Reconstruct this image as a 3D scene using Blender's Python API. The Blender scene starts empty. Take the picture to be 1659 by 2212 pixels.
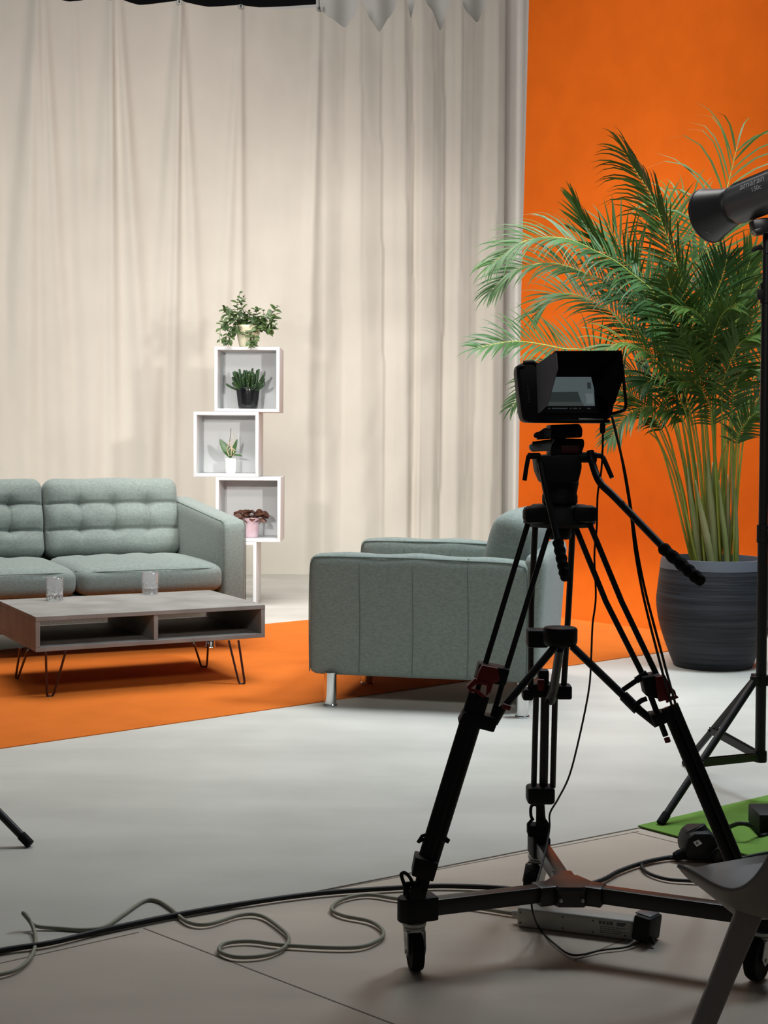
import bpy, bmesh, math, random
from mathutils import Vector, Matrix, noise
random.seed(7)
V = Vector
scene = bpy.context.scene
COL = scene.collection
# ------------------------------------------------------------------ camera
W, H = 1659, 2212
F, HOR, CAMH, PITCH, ROLL = 3100.0, 945.0, 1.05, math.radians(1.5), 0.006
CX, CY = W / 2, HOR + F * math.tan(PITCH)
CAM = V((0, 0, CAMH))
_f = V((0, math.cos(PITCH), -math.sin(PITCH)))
_u0 = V((0, math.sin(PITCH), math.cos(PITCH)))
_r = V((1, 0, 0)) * math.cos(ROLL) + _u0 * math.sin(ROLL)
_u = _u0 * math.cos(ROLL) - V((1, 0, 0)) * math.sin(ROLL)

def ray(px, py): return (_f + _r * ((px - CX) / F) - _u * ((py - CY) / F))
def G(px, py, z=0.0):                       # image ray on a level plane
    d = ray(px, py); return CAM + d * ((z - CAMH) / d.z)
def D(px, py, Y):                           # image ray at a depth
    d = ray(px, py); return CAM + d * (Y / d.y)
def PL(px, py, p0, n):                      # image ray on any plane
    d = ray(px, py); return CAM + d * ((p0 - CAM).dot(n) / d.dot(n))
def proj(p):
    d = V(p) - CAM; w = d.dot(_f)
    return (round(CX + F * d.dot(_r) / w, 1), round(CY - F * d.dot(_u) / w, 1))

cd = bpy.data.cameras.new('camera'); cam = bpy.data.objects.new('camera', cd); COL.objects.link(cam)
m = Matrix((_r, _u, -_f)).transposed().to_4x4(); m.translation = CAM
cam.matrix_world = m
cd.sensor_fit = 'VERTICAL'; cd.sensor_height = 36; cd.lens = F * 36 / H
cd.shift_y = -(H / 2 - CY) / H
cd.clip_end = 100; cd.clip_start = 0.05
scene.camera = cam
scene.view_settings.view_transform = 'Standard'
scene.view_settings.look = 'None'
scene.view_settings.exposure = 0.0

# ------------------------------------------------------------------ materials
def lin(c):
    return tuple(((x / 255) / 12.92 if x / 255 <= 0.04045 else ((x / 255 + 0.055) / 1.055) ** 2.4) for x in c)
def mat(name, rgb, rough=0.6, metal=0.0, var=0.0, scale=20.0, bump=0.0, bscale=None, spec=0.5, rgb2=None, stretch=None, sheen=0.0, detail=4):
    m = bpy.data.materials.new(name); m.use_nodes = True
    nt = m.node_tree; b = nt.nodes['Principled BSDF']
    c = lin(rgb)
    b.inputs['Base Color'].default_value = (*c, 1)
    b.inputs['Roughness'].default_value = rough; b.inputs['Metallic'].default_value = metal
    b.inputs['Specular IOR Level'].default_value = spec
    if sheen: b.inputs['Sheen Weight'].default_value = sheen
    tc = nt.nodes.new('ShaderNodeTexCoord'); mp = nt.nodes.new('ShaderNodeMapping')
    nt.links.new(tc.outputs['Object'], mp.inputs['Vector'])
    if stretch: mp.inputs['Scale'].default_value = stretch
    if var or rgb2:
        n = nt.nodes.new('ShaderNodeTexNoise'); n.inputs['Scale'].default_value = scale; n.inputs['Detail'].default_value = detail
        nt.links.new(mp.outputs[0], n.inputs['Vector'])
        r = nt.nodes.new('ShaderNodeValToRGB')
        c2 = lin(rgb2) if rgb2 else tuple(min(1, x * (1 + var)) for x in c)
        c1 = c if rgb2 else tuple(x * (1 - var) for x in c)
        r.color_ramp.elements[0].position = 0.3; r.color_ramp.elements[1].position = 0.7
        r.color_ramp.elements[0].color = (*c1, 1); r.color_ramp.elements[1].color = (*c2, 1)
        nt.links.new(n.outputs['Fac'], r.inputs[0]); nt.links.new(r.outputs[0], b.inputs['Base Color'])
    if bump:
        n2 = nt.nodes.new('ShaderNodeTexNoise'); n2.inputs['Scale'].default_value = bscale or scale; n2.inputs['Detail'].default_value = 3
        nt.links.new(mp.outputs[0], n2.inputs['Vector'])
        bp = nt.nodes.new('ShaderNodeBump'); bp.inputs['Strength'].default_value = bump; bp.inputs['Distance'].default_value = 0.01
        nt.links.new(n2.outputs['Fac'], bp.inputs['Height']); nt.links.new(bp.outputs[0], b.inputs['Normal'])
    return m
M = {}
M['sofa'] = mat('sage_weave', (109, 119, 113), 0.92, rgb2=(127, 136, 130), scale=70, stretch=(1, 1, 2.2), bump=0.25, bscale=260, spec=0.15, sheen=0.15)
M['piping'] = mat('sage_piping', (96, 106, 100), 0.9, spec=0.1)
M['seam'] = mat('sage_seam', (100, 110, 104), 0.9, spec=0.1)
M['chrome'] = mat('chrome', (215, 215, 215), 0.12, 1.0)
M['curtain'] = mat('cream_cotton', (210, 203, 191), 0.95, var=0.03, scale=3, bump=0.05, bscale=400, spec=0.1)
M['strip'] = mat('cotton_lit_tone', (234, 228, 219), 0.95, var=0.03, scale=3, spec=0.1)  # curtain cotton made lighter, replacing light the orange wall blocks
M['curtain2'] = mat('grey_cotton', (214, 210, 203), 0.95, var=0.03, scale=3, spec=0.1)
M['carpet'] = mat('orange_felt', (198, 104, 38), 0.95, var=0.06, scale=5, bump=0.1, bscale=220, spec=0.08)
M['orange'] = mat('orange_cloth', (186, 84, 16), 0.95, var=0.05, scale=6, bump=0.08, bscale=220, spec=0.08)
M['green'] = mat('green_felt', (112, 150, 70), 0.95, var=0.10, scale=7, bump=0.1, bscale=200, spec=0.08)
M['white_lac'] = mat('white_lacquer', (208, 210, 210), 0.4)
M['black'] = mat('matt_black_metal', (22, 22, 23), 0.45, spec=0.35)
M['blackp'] = mat('black_plastic', (17, 17, 18), 0.6, spec=0.3)
M['blackcloth'] = mat('black_hood_cloth', (14, 14, 15), 0.85, spec=0.15)
M['lithood'] = mat('hood_cloth_lit_tone', (140, 140, 148), 0.85, spec=0.2)  # black hood cloth coloured lighter where the flap catches light
M['rubber'] = mat('rubber_grip', (18, 18, 18), 0.8, bump=0.4, bscale=120, spec=0.2)
M['red'] = mat('red_anodised', (120, 22, 24), 0.45, spec=0.4)
M['dollytop'] = mat('dolly_aluminium', (30, 27, 25), 0.36, spec=0.5)
M['steel'] = mat('zinc_steel', (172, 173, 168), 0.32, 0.45)
M['cable'] = mat('black_cable', (20, 22, 20), 0.55, spec=0.4)
M['cableg'] = mat('grey_cable', (150, 148, 130), 0.6)
M['whitepl'] = mat('white_plastic', (190, 188, 178), 0.5)
M['chairpl'] = mat('chair_plastic', (176, 168, 160), 0.5)
M['ink'] = mat('grey_print', (92, 92, 90), 0.6)
M['paper'] = mat('paper_label', (235, 235, 232), 0.8)
M['wire'] = mat('hairpin_wire', (44, 16, 18), 0.4, spec=0.5)
M['concrete'] = mat('concrete_laminate', (118, 114, 109), 0.55, rgb2=(144, 141, 135), scale=6, stretch=(1, 1, 1), bump=0.03, bscale=60, detail=8)
M['lamp'] = mat('lamp_housing', (66, 67, 70), 0.4, spec=0.5)
M['lampdark'] = mat('lamp_reflector', (34, 34, 35), 0.35, spec=0.5)
M['lampprint'] = mat('lamp_print', (170, 171, 172), 0.5)
M['leafpalm'] = mat('palm_leaf', (48, 78, 26), 0.5, rgb2=(74, 98, 38), scale=7, spec=0.3)
M['leafpalm2'] = mat('palm_leaf_deep', (38, 66, 30), 0.5, rgb2=(62, 94, 46), scale=7, spec=0.3)
M['stalk'] = mat('palm_stalk', (112, 130, 44), 0.5, rgb2=(150, 150, 60), scale=9)
M['cane'] = mat('palm_cane', (112, 128, 66), 0.55, rgb2=(150, 146, 104), scale=10, stretch=(1, 1, .3))
M['soil'] = mat('potting_soil', (74, 48, 34), 0.95, var=.4, scale=40, bump=.8, bscale=50)
M['leafm'] = mat('mint_leaf', (44, 68, 34), 0.5, rgb2=(82, 102, 54), scale=25)
M['leafs'] = mat('succulent_leaf', (27, 52, 26), 0.45, rgb2=(48, 78, 38), scale=25)
M['leafo'] = mat('orchid_leaf', (40, 80, 36), 0.35, rgb2=(70, 106, 52), scale=20)
M['leafb'] = mat('brown_leaf', (66, 38, 28), 0.45, rgb2=(90, 52, 36), scale=30)
M['creampot'] = mat('cream_ceramic', (206, 198, 168), 0.5)
M['blackpot'] = mat('black_glazed_ceramic', (16, 17, 20), 0.2, spec=0.6, bump=.15, bscale=40)
M['whitepot'] = mat('white_glazed_ceramic', (232, 230, 226), 0.2)
M['pinkpot'] = mat('pink_ceramic', (198, 172, 180), 0.5)
M['bark'] = mat('orchid_bark', (70, 40, 26), 0.9, var=.3, scale=60)
M['root'] = mat('pale_root', (196, 180, 150), 0.7)
M['stick'] = mat('bamboo_stick', (84, 66, 44), 0.7)
M['dark'] = mat('dark_hall', (16, 16, 17), 0.9)
# ribbed dark pot
def pot_mat():
    m = mat('ribbed_slate_fibre', (30, 32, 38), 0.6, spec=0.35)
    nt = m.node_tree; b = nt.nodes['Principled BSDF']
    tc = nt.nodes.new('ShaderNodeTexCoord'); mp = nt.nodes.new('ShaderNodeMapping'); mp.inputs['Scale'].default_value = (1.2, 1.2, 34)
    nt.links.new(tc.outputs['Object'], mp.inputs['Vector'])
    n = nt.nodes.new('ShaderNodeTexNoise'); n.inputs['Scale'].default_value = 1.6; n.inputs['Detail'].default_value = 5
    nt.links.new(mp.outputs[0], n.inputs['Vector'])
    r = nt.nodes.new('ShaderNodeValToRGB')
    r.color_ramp.elements[0].position = .38; r.color_ramp.elements[0].color = (*lin((22, 25, 30)), 1)
    r.color_ramp.elements[1].position = .72; r.color_ramp.elements[1].color = (*lin((52, 54, 60)), 1)
    nt.links.new(n.outputs['Fac'], r.inputs[0]); nt.links.new(r.outputs[0], b.inputs['Base Color'])
    bp = nt.nodes.new('ShaderNodeBump'); bp.inputs['Strength'].default_value = .8; bp.inputs['Distance'].default_value = .01
    nt.links.new(n.outputs['Fac'], bp.inputs['Height']); nt.links.new(bp.outputs[0], b.inputs['Normal'])
    return m
M['pot'] = pot_mat()
M['potrim'] = mat('slate_rim', (92, 96, 104), 0.55)
def glass_mat():
    m = bpy.data.materials.new('cut_glass'); m.use_nodes = True
    b = m.node_tree.nodes['Principled BSDF']
    b.inputs['Base Color'].default_value = (1, 1, 1, 1); b.inputs['Roughness'].default_value = 0.02
    b.inputs['Transmission Weight'].default_value = 0.86; b.inputs['IOR'].default_value = 1.42  # leftover white diffuse share stands in for sparkle on the cuts
    return m
M['glass'] = glass_mat()
def emit(name, rgb, s):
    m = bpy.data.materials.new(name); m.use_nodes = True
    b = m.node_tree.nodes['Principled BSDF']; b.inputs['Base Color'].default_value = (0.01, 0.01, 0.01, 1); b.inputs['Roughness'].default_value = .3
    b.inputs['Emission Color'].default_value = (*lin(rgb), 1); b.inputs['Emission Strength'].default_value = s
    return m
def floor_mat(name, a, b_, scale, smudge):
    m = mat(name, a, 0.55, rgb2=b_, scale=scale, detail=7, spec=0.25)
    nt = m.node_tree; b = nt.nodes['Principled BSDF']
    src = b.inputs['Base Color'].links[0].from_socket
    tc = nt.nodes.new('ShaderNodeTexCoord'); mp = nt.nodes.new('ShaderNodeMapping'); mp.inputs['Scale'].default_value = (.5, 2.6, 1); mp.inputs['Rotation'].default_value = (0, 0, .35)
    nt.links.new(tc.outputs['Object'], mp.inputs['Vector'])
    n = nt.nodes.new('ShaderNodeTexNoise'); n.inputs['Scale'].default_value = 1.6; n.inputs['Detail'].default_value = 6
    nt.links.new(mp.outputs[0], n.inputs['Vector'])
    r = nt.nodes.new('ShaderNodeValToRGB'); r.color_ramp.elements[0].position = .42; r.color_ramp.elements[1].position = .58
    r.color_ramp.elements[0].color = (smudge, smudge, smudge, 1); r.color_ramp.elements[1].color = (1, 1, 1, 1)
    nt.links.new(n.outputs['Fac'], r.inputs[0])
    mx = nt.nodes.new('ShaderNodeMix'); mx.data_type = 'RGBA'; mx.blend_type = 'MULTIPLY'; mx.inputs[0].default_value = 1
    nt.links.new(src, mx.inputs[6]); nt.links.new(r.outputs[0], mx.inputs[7]); nt.links.new(mx.outputs[2], b.inputs['Base Color'])
    return m
M['vinyl'] = floor_mat('white_vinyl', (184, 181, 172), (196, 193, 184), 3, .93)
M['board'] = floor_mat('beige_board', (198, 184, 168), (210, 196, 180), 2.2, .88)

# ------------------------------------------------------------------ mesh builder
def catmull(pts, n=8):
    pts = [V(p) for p in pts]
    if len(pts) < 3: return pts
    P = [pts[0] * 2 - pts[1]] + pts + [pts[-1] * 2 - pts[-2]]
    out = []
    for i in range(1, len(P) - 2):
        a, b, c, d = P[i - 1], P[i], P[i + 1], P[i + 2]
        for k in range(n):
            t = k / n
            out.append(0.5 * ((2 * b) + (c - a) * t + (2 * a - 5 * b + 4 * c - d) * t * t + (3 * b - a - 3 * c + d) * t ** 3))
    out.append(pts[-1]); return out
class MB:
    def __init__(s): s.v = []; s.f = []
    def add(s, vs, fs, X=None):
        o = len(s.v)
        s.v += [(X @ V(p) if X else V(p)) for p in vs]
        s.f += [tuple(i + o for i in f) for f in fs]
        return s
    def bm(s, b, X=None):
        b.verts.index_update()
        s.add([v.co.copy() for v in b.verts], [[v.index for v in f.verts] for f in b.faces], X); b.free(); return s
    def box(s, c, size, R=None, bev=0.0, seg=2):
        b = bmesh.new(); bmesh.ops.create_cube(b, size=1)
        for v in b.verts: v.co = V((v.co.x * size[0], v.co.y * size[1], v.co.z * size[2]))
        if bev: bmesh.ops.bevel(b, geom=b.edges[:], offset=bev, segments=seg, affect='EDGES', profile=.5, clamp_overlap=True)
        X = Matrix.Translation(V(c)) @ (R.to_4x4() if R else Matrix())
        return s.bm(b, X)
    def pbox(s, x0, y0, x1, y1, Y, th, bev=0.004):   # a box standing at depth Y, given by its outline there
        a = D(x0, y0, Y); b = D(x1, y1, Y)
        return s.box(((a.x + b.x) / 2, Y + th / 2, (a.z + b.z) / 2), (abs(b.x - a.x), th, abs(a.z - b.z)), None, bev)
    def tube(s, pts, r, n=10, cap=True, sm=0):
        pts = catmull(pts, sm) if sm else [V(p) for p in pts]
        N = len(pts); R = r if isinstance(r, (list, tuple)) else [r] * N
        if len(R) != N: R = [R[min(len(R) - 1, int(i * (len(R) - 1) / max(1, N - 1)))] + (0) for i in range(N)] if len(R) != 2 else [R[0] + (R[1] - R[0]) * i / (N - 1) for i in range(N)]
        vs = []; fs = []; up = None
        for i, p in enumerate(pts):
            t = (pts[min(i + 1, N - 1)] - pts[max(i - 1, 0)]).normalized()
            if up is None: up = t.orthogonal().normalized()
            up = (up - t * up.dot(t))
            up = up.normalized() if up.length > 1e-6 else t.orthogonal().normalized()
            w = t.cross(up)
            for k in range(n):
                a = 2 * math.pi * k / n
                vs.append(p + (up * math.cos(a) + w * math.sin(a)) * R[i])
        for i in range(N - 1):
            for k in range(n):
                fs.append((i * n + k, i * n + (k + 1) % n, (i + 1) * n + (k + 1) % n, (i + 1) * n + k))
        if cap: fs += [tuple(range(n - 1, -1, -1)), tuple((N - 1) * n + k for k in range(n))]
        return s.add(vs, fs)
    def lathe(s, prof, c=(0, 0, 0), R=None, n=32, fn=None):
        vs = []; fs = []
        for r, z in prof:
            for k in range(n):
                a = 2 * math.pi * k / n; rr = r * (fn(a, z) if fn else 1)
                vs.append((rr * math.cos(a), rr * math.sin(a), z))
        for i in range(len(prof) - 1):
            for k in range(n):
                fs.append((i * n + k, i * n + (k + 1) % n, (i + 1) * n + (k + 1) % n, (i + 1) * n + k))
        if prof[0][0] > 1e-5: fs.append(tuple(range(n - 1, -1, -1)))
        if prof[-1][0] > 1e-5: fs.append(tuple((len(prof) - 1) * n + k for k in range(n)))
        X = Matrix.Translation(V(c)) @ (R.to_4x4() if R else Matrix())
        return s.add(vs, fs, X)
    def prism(s, poly, ext, bev=0.0):
        b = bmesh.new(); ext = V(ext)
        lo = [b.verts.new(V(p)) for p in poly]; hi = [b.verts.new(V(p) + ext) for p in poly]; n = len(poly)
        b.faces.new(lo); b.faces.new(hi[::-1])
        for i in range(n): b.faces.new((lo[i], hi[i], hi[(i + 1) % n], lo[(i + 1) % n]))
        bmesh.ops.recalc_face_normals(b, faces=b.faces[:])
        if bev: bmesh.ops.bevel(b, geom=b.edges[:], offset=bev, segments=2, affect='EDGES', profile=.5, clamp_overlap=True)
        return s.bm(b)
    def pprism(s, pxs, Y, th, bev=0.003):            # outline at depth Y pushed back by th
        return s.prism([D(x, y, Y) for x, y in pxs], (0, th, 0), bev)
    def grid(s, fn, nu, nv):
        vs = [fn(i / nu, j / nv) for j in range(nv + 1) for i in range(nu + 1)]
        fs = [(j * (nu + 1) + i, j * (nu + 1) + i + 1, (j + 1) * (nu + 1) + i + 1, (j + 1) * (nu + 1) + i) for j in range(nv) for i in range(nu)]
        return s.add(vs, fs)
    def soft(s, c, size, r, n=(16, 8, 12), X=None, fn=None):   # upholstered block: rounded edges, optional swelling
        hx, hy, hz = size[0] / 2, size[1] / 2, size[2] / 2
        b = bmesh.new(); cache = {}
        def sp(i, nn, h):                            # denser rows near the edges
            t = i / nn; return h * (2 * t - 1)
        def vert(i, j, k):
            if (i, j, k) not in cache:
                p = V((sp(i, n[0], hx), sp(j, n[1], hy), sp(k, n[2], hz)))
                q = V((max(-hx + r, min(hx - r, p.x)), max(-hy + r, min(hy - r, p.y)), max(-hz + r, min(hz - r, p.z))))
                d = p - q
                nr = d.normalized() if d.length > 1e-7 else V((0, 0, 1))
                if d.length > 1e-7: p = q + nr * r
                if fn: p = fn(p, nr)
                cache[(i, j, k)] = b.verts.new(p + V(c))
            return cache[(i, j, k)]
        A, B, C = n
        for i in range(A):
            for j in range(B):
                b.faces.new((vert(i, j, 0), vert(i, j + 1, 0), vert(i + 1, j + 1, 0), vert(i + 1, j, 0)))
                b.faces.new((vert(i, j, C), vert(i + 1, j, C), vert(i + 1, j + 1, C), vert(i, j + 1, C)))
        for i in range(A):
            for k in range(C):
                b.faces.new((vert(i, 0, k), vert(i + 1, 0, k), vert(i + 1, 0, k + 1), vert(i, 0, k + 1)))
                b.faces.new((vert(i, B, k), vert(i, B, k + 1), vert(i + 1, B, k + 1), vert(i + 1, B, k)))
        for j in range(B):
            for k in range(C):
                b.faces.new((vert(0, j, k), vert(0, j, k + 1), vert(0, j + 1, k + 1), vert(0, j + 1, k)))
                b.faces.new((vert(A, j, k), vert(A, j + 1, k), vert(A, j + 1, k + 1), vert(A, j, k + 1)))
        return s.bm(b, X)
def aim(z, x=None):                                  # rotation whose local z points along z
    z = V(z).normalized(); x = V(x) if x else z.orthogonal()
    x = (x - z * x.dot(z)).normalized(); y = z.cross(x)
    return Matrix((x, y, z)).transposed()
def ring(n): return range(n)

def tag(o, label=None, cat=None, group=None, kind=None):
    if label: o['label'] = label
    if cat: o['category'] = cat
    if group: o['group'] = group
    if kind: o['kind'] = kind
    return o
ORG = {}
def thing(name, loc, label, cat, group=None, rz=0.0):
    o = bpy.data.objects.new(name, None); COL.objects.link(o)
    o.location = loc; o.rotation_euler = (0, 0, rz); o.empty_display_size = .05
    ORG[o.name] = V(loc) if not rz else None
    return tag(o, label, cat, group)
def obj(name, mb, m, parent=None, label=None, sharp=0.7, local=False, org=None):
    """one mesh object; points are in the world unless local"""
    root = parent
    while root is not None and root.parent is not None: root = root.parent
    off = V((0, 0, 0))
    if root is not None and not local: off = ORG.get(root.name) or V((0, 0, 0))
    if parent is None and org is not None: off = V(org)
    me = bpy.data.meshes.new(name)
    me.from_pydata([tuple(p - off) for p in mb.v], [], mb.f); me.update()
    b = bmesh.new(); b.from_mesh(me); bmesh.ops.recalc_face_normals(b, faces=b.faces[:]); b.to_mesh(me); b.free()
    me.materials.append(m)
    for p in me.polygons: p.use_smooth = True
    me.set_sharp_from_angle(angle=sharp)
    o = bpy.data.objects.new(name, me); COL.objects.link(o)
    if parent is not None: o.parent = parent
    elif org is not None: o.location = off; ORG[o.name] = off
    if label: o['label'] = label
    return o
def copy_tree(o, parent=None):
    c = o.copy(); COL.objects.link(c)
    if parent is not None: c.parent = parent
    for ch in list(o.children): copy_tree(ch, c)
    return c
def rot2(a): return Matrix.Rotation(a, 3, 'Z')
# ------------------------------------------------------------------ the setting
def flat(name, pts, z, m, th=0.0):
    mb = MB(); mb.prism([(p[0], p[1], z - th) for p in pts], (0, 0, th)); return mb
fl = obj('floor', flat('floor', [(-9, -3), (9, -3), (9, 15), (-9, 15)], 0, None, .05), M['board']); fl['kind'] = 'structure'; fl['label'] = 'beige board floor in the dark foreground'
sm = MB()
def seam(a, b, z=0.0006, w=.0017):
    a = V(a); b = V(b); t = (b - a).normalized(); n = V((-t.y, t.x, 0)) * w
    sm.add([a - n + V((0, 0, z)), b - n + V((0, 0, z)), b + n + V((0, 0, z)), a + n + V((0, 0, z))], [(0, 1, 2, 3)])
va, vb = G(0, 2062), G(1378, 1790)
vd = (vb - va).normalized(); vn = V((-vd.y, vd.x, 0))
seam(G(310, 2005), G(860, 2216)); seam(G(-40, 2090), G(300, 2014)); seam(G(700, 1925), G(1380, 1796))
seam(G(1365, 1797), G(1520, 1835)); seam(G(1420, 2000), G(1240, 2075))
s_ = obj('floor_seam', sm, mat('seam_dark', (128, 114, 102), .8)); s_['kind'] = 'structure'; s_['label'] = 'thin dark joints between beige floor boards'
vin = obj('floor_sheet', flat('v', [va - vd * 4, vb, vb + vd * 6, vb + vd * 6 + vn * 12, va - vd * 4 + vn * 12], .003, None, .003), M['vinyl'])
vin['kind'] = 'structure'; vin['label'] = 'white vinyl floor of the set'
# hall behind the set
mb = MB(); mb.box((0, 14.2, 3.2), (18, .2, 6.5)); wb = obj('wall_back', mb, M['dark']); wb['kind'] = 'structure'; wb['label'] = 'dark hall wall behind the curtain'

# orange backdrop: strip over the floor, curved up into a wall
fa, fb = G(0, 1620), G(1225, 1441)
bd = (fb - fa).normalized(); bn = V((bd.y, -bd.x, 0))         # bn: towards the camera side
r0 = G(620, 1345.5)
wid = (fa - r0).dot(bn)
# where the rear edge passes below the wall's left edge
best = min((abs(proj(r0 + bd * (k * .01))[0] - 1112), k * .01) for k in range(0, 400))[1]
WB = r0 + bd * best                                           # wall left bottom
RC = .45                                                      # radius of the sweep
wt = PL(1142, 0, WB, bd); wm = PL(1117, 1150, WB, bd)
wlx = lambda z: ((wt - WB).dot(bn) - (wm - WB).dot(bn)) * (z - wm.z) / (wt.z - wm.z) + (wm - WB).dot(bn)
bprof = []
s0 = (fa - r0).dot(bd) - 1.6
for i in range(41): bprof.append((s0 + (best - RC - s0) * i / 40, .006))
for i in range(1, 13):
    a = math.pi / 2 * i / 12; bprof.append((best - RC + RC * math.sin(a), .006 + RC - RC * math.cos(a)))
for i in range(1, 31): bprof.append((best, .456 + (4.9 - .456) * i / 30))
mb = MB(); vs = []; NW = 24
for s, z in bprof:
    k = max(0, min(1, (s - (best - RC)) / RC)) if z < .46 else 1
    lo = wlx(z) * (1 if z > .46 else k) ; hi = wid + .35 * 0
    for j in range(NW + 1):
        w = lo + (hi - lo) * j / NW
        ripple = .012 * noise.noise(V((w * 1.3, z * .7, 2))) + (.004 * math.sin(w * 3 + z * .9) if z > .4 else 0)
        p = r0 + bd * (s - (ripple if z > .3 else 0)) + bn * w
        vs.append(V((p.x, p.y, z)))
SP_ = 41
mb.add(vs[(SP_ - 1) * (NW + 1):], [(i * (NW + 1) + j, i * (NW + 1) + j + 1, (i + 1) * (NW + 1) + j + 1, (i + 1) * (NW + 1) + j) for i in range(len(bprof) - SP_) for j in range(NW)])
bk = obj('wall_right', mb, M['orange']); tag(bk, 'bright orange wall beside the cream curtain, behind the palm', kind='structure')
e0, e1 = vs[0], vs[NW]; e2, e3 = vs[(SP_ - 1) * (NW + 1) + NW], vs[(SP_ - 1) * (NW + 1)]
mb = MB(); mb.prism([(p.x, p.y, .0032) for p in (e0, e1, e2, e3)], (0, 0, .003))
oc = obj('orange_carpet', mb, M['carpet'], org=(G(300, 1500).x, G(300, 1500).y, 0)); tag(oc, 'orange carpet strip on the white floor under the sofa and coffee table', 'carpet')

# green mat
ga = G(1378, 1788); g1 = G(1659, 1722); g2 = G(1610, 1850)
mb = MB(); q = [ga, ga + (g1 - ga) * 2.2, ga + (g1 - ga) * 2.2 + (g2 - ga) * 2.0, ga + (g2 - ga) * 1.6]
mb.prism([(p.x, p.y, .0035) for p in q], (0, 0, .003))
gm = obj('green_mat', mb, M['green'], org=(ga.x, ga.y, 0)); tag(gm, 'green felt mat on the floor below the light stand', 'mat')

# ------------------------------------------------------------------ curtains
CA = math.radians(12); cu = V((math.cos(CA), math.sin(CA), 0)); cn = V((math.sin(CA), -math.cos(CA), 0))
C0 = G(600, 1242); C0.z = 0
def cpt(px, py): p = PL(px, py, C0, cn); return ((p - C0).dot(cu), p.z)
hem = [(-1100, -20), (-980, 6), (-860, -20), (-740, 6), (-620, -20), (-500, 8), (-380, -18), (-260, 8), (-170, -22), (-60, 4), (75, -14), (150, 4), (238, -8), (300, 10), (386, 2), (450, 15), (519, 12), (600, 20), (688, 17), (712, 38), (746, 59), (762, 40),
       (781, 0), (800, 42), (820, 68), (842, 36), (872, -18), (888, 40), (902, -18), (930, 20), (952, 66), (968, 20), (985, -20), (1010, 28), (1032, 48), (1048, 18), (1062, -20), (1078, -26), (1092, -20)]
hem = sorted(cpt(*h) for h in hem)
def hemz(u):
    if u <= hem[0][0]: return hem[0][1]
    for (a, za), (b, zb) in zip(hem, hem[1:]):
        if a <= u <= b:
            t = (u - a) / (b - a); t = t * t * (3 - 2 * t) * .5 + t * .5
            return za + (zb - za) * t
    return hem[-1][1]
upx = lambda x: cpt(x, 600)[0]
# soft tension folds on the left (top x, bottom x, half width px, depth, how far down)
folds = [(75, 20, 16, .03, .1), (80, 60, 12, .025, .0), (95, 145, 12, .03, .25), (82, 110, 8, .02, .2), (236, 205, 14, .025, .1), (240, 245, 8, .03, .3), (256, 320, 12, .03, .35), (384, 330, 12, .03, .45),
         (388, 372, 7, .03, .25), (392, 440, 10, .022, .45), (515, 470, 11, .02, .35), (519, 520, 7, .016, .2), (686, 660, 10, .022, 0), (160, 190, 12, .015, 0), (-60, -40, 14, .03, 0), (-20, 0, 10, .02, 0)]
folds = [(upx(a), upx(b), w * 1.25 * (upx(101) - upx(100)), d * 1.7, f) for a, b, w, d, f in folds]
pleats = [700, 745, 782, 826, 850, 872, 888, 902, 928, 952, 972, 986, 1012, 1034, 1050, 1064, 1088]
pleat_amp = [0, -.07, .035, -.08, -.02, .045, -.075, .05, .03, -.08, -.02, .05, -.03, -.06, -.01, .055, .02]
pu = [upx(x) for x in pleats]
def cloth(u, t):                                             # t: 0 hem at the top, 1 floor
    d = 0.0
    for a, b, w, dep, fade in folds:
        c = a + (b - a) * min(1, t * 1.25); ww = w * (.55 + 1.4 * t)
        s = (u - c) / ww
        if abs(s) < 4: d += dep * math.exp(-s * s) * (1 - fade * t) * min(1, .35 + t * 3)
    drift = .03 * math.sin(t * 2.4 + u * 3)
    uu = u + drift * max(0, min(1, (u - pu[0]) * 2)) * (1 if u < pu[-1] - .1 else max(0, (pu[-1] - u) / .1))
    if pu[0] < uu < pu[-1]:
        for i in range(len(pu) - 1):
            if pu[i] <= uu <= pu[i + 1]:
                s = (uu - pu[i]) / (pu[i + 1] - pu[i]); s = s * s * (3 - 2 * s)
                d += (pleat_amp[i] + (pleat_amp[i + 1] - pleat_amp[i]) * s) * (.34 + .14 * math.sin(i * 2.1 + t * 2)) * (1 if t > .06 else .6 + t * 6.6)
    d += .010 * noise.noise(V((u * 5, t * 1.6, 1))) + .016 * noise.noise(V((u * 1.6, t * .9, 5)))
    d += .012 * math.sin(u * 16 + 2 * noise.noise(V((u, t * .8, 9)))) * t * (1 if u < pu[0] else .4)
    d += .0035 * noise.noise(V((u * 14, t * 22, 3)))
    return d
NU, NV = 520, 90
uL, uR = upx(-1100), upx(1088)
def cfn(a, b):
    u = uL + (uR - uL) * a; zt = hemz(u); t = b
    z = zt + (.004 - zt) * t
    p = C0 + cu * u + cn * cloth(u, t); return V((p.x, p.y, z))
mb = MB(); mb.grid(cfn, NU, NV)
ct = thing('cream_curtain', tuple(C0 + cu * .3), 'wide cream cotton curtain hung by eyelets, deep folds towards the orange backdrop', 'curtain')
cl = obj('cloth', mb, M['curtain'], ct, sharp=3)
mb_h = MB()
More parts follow.
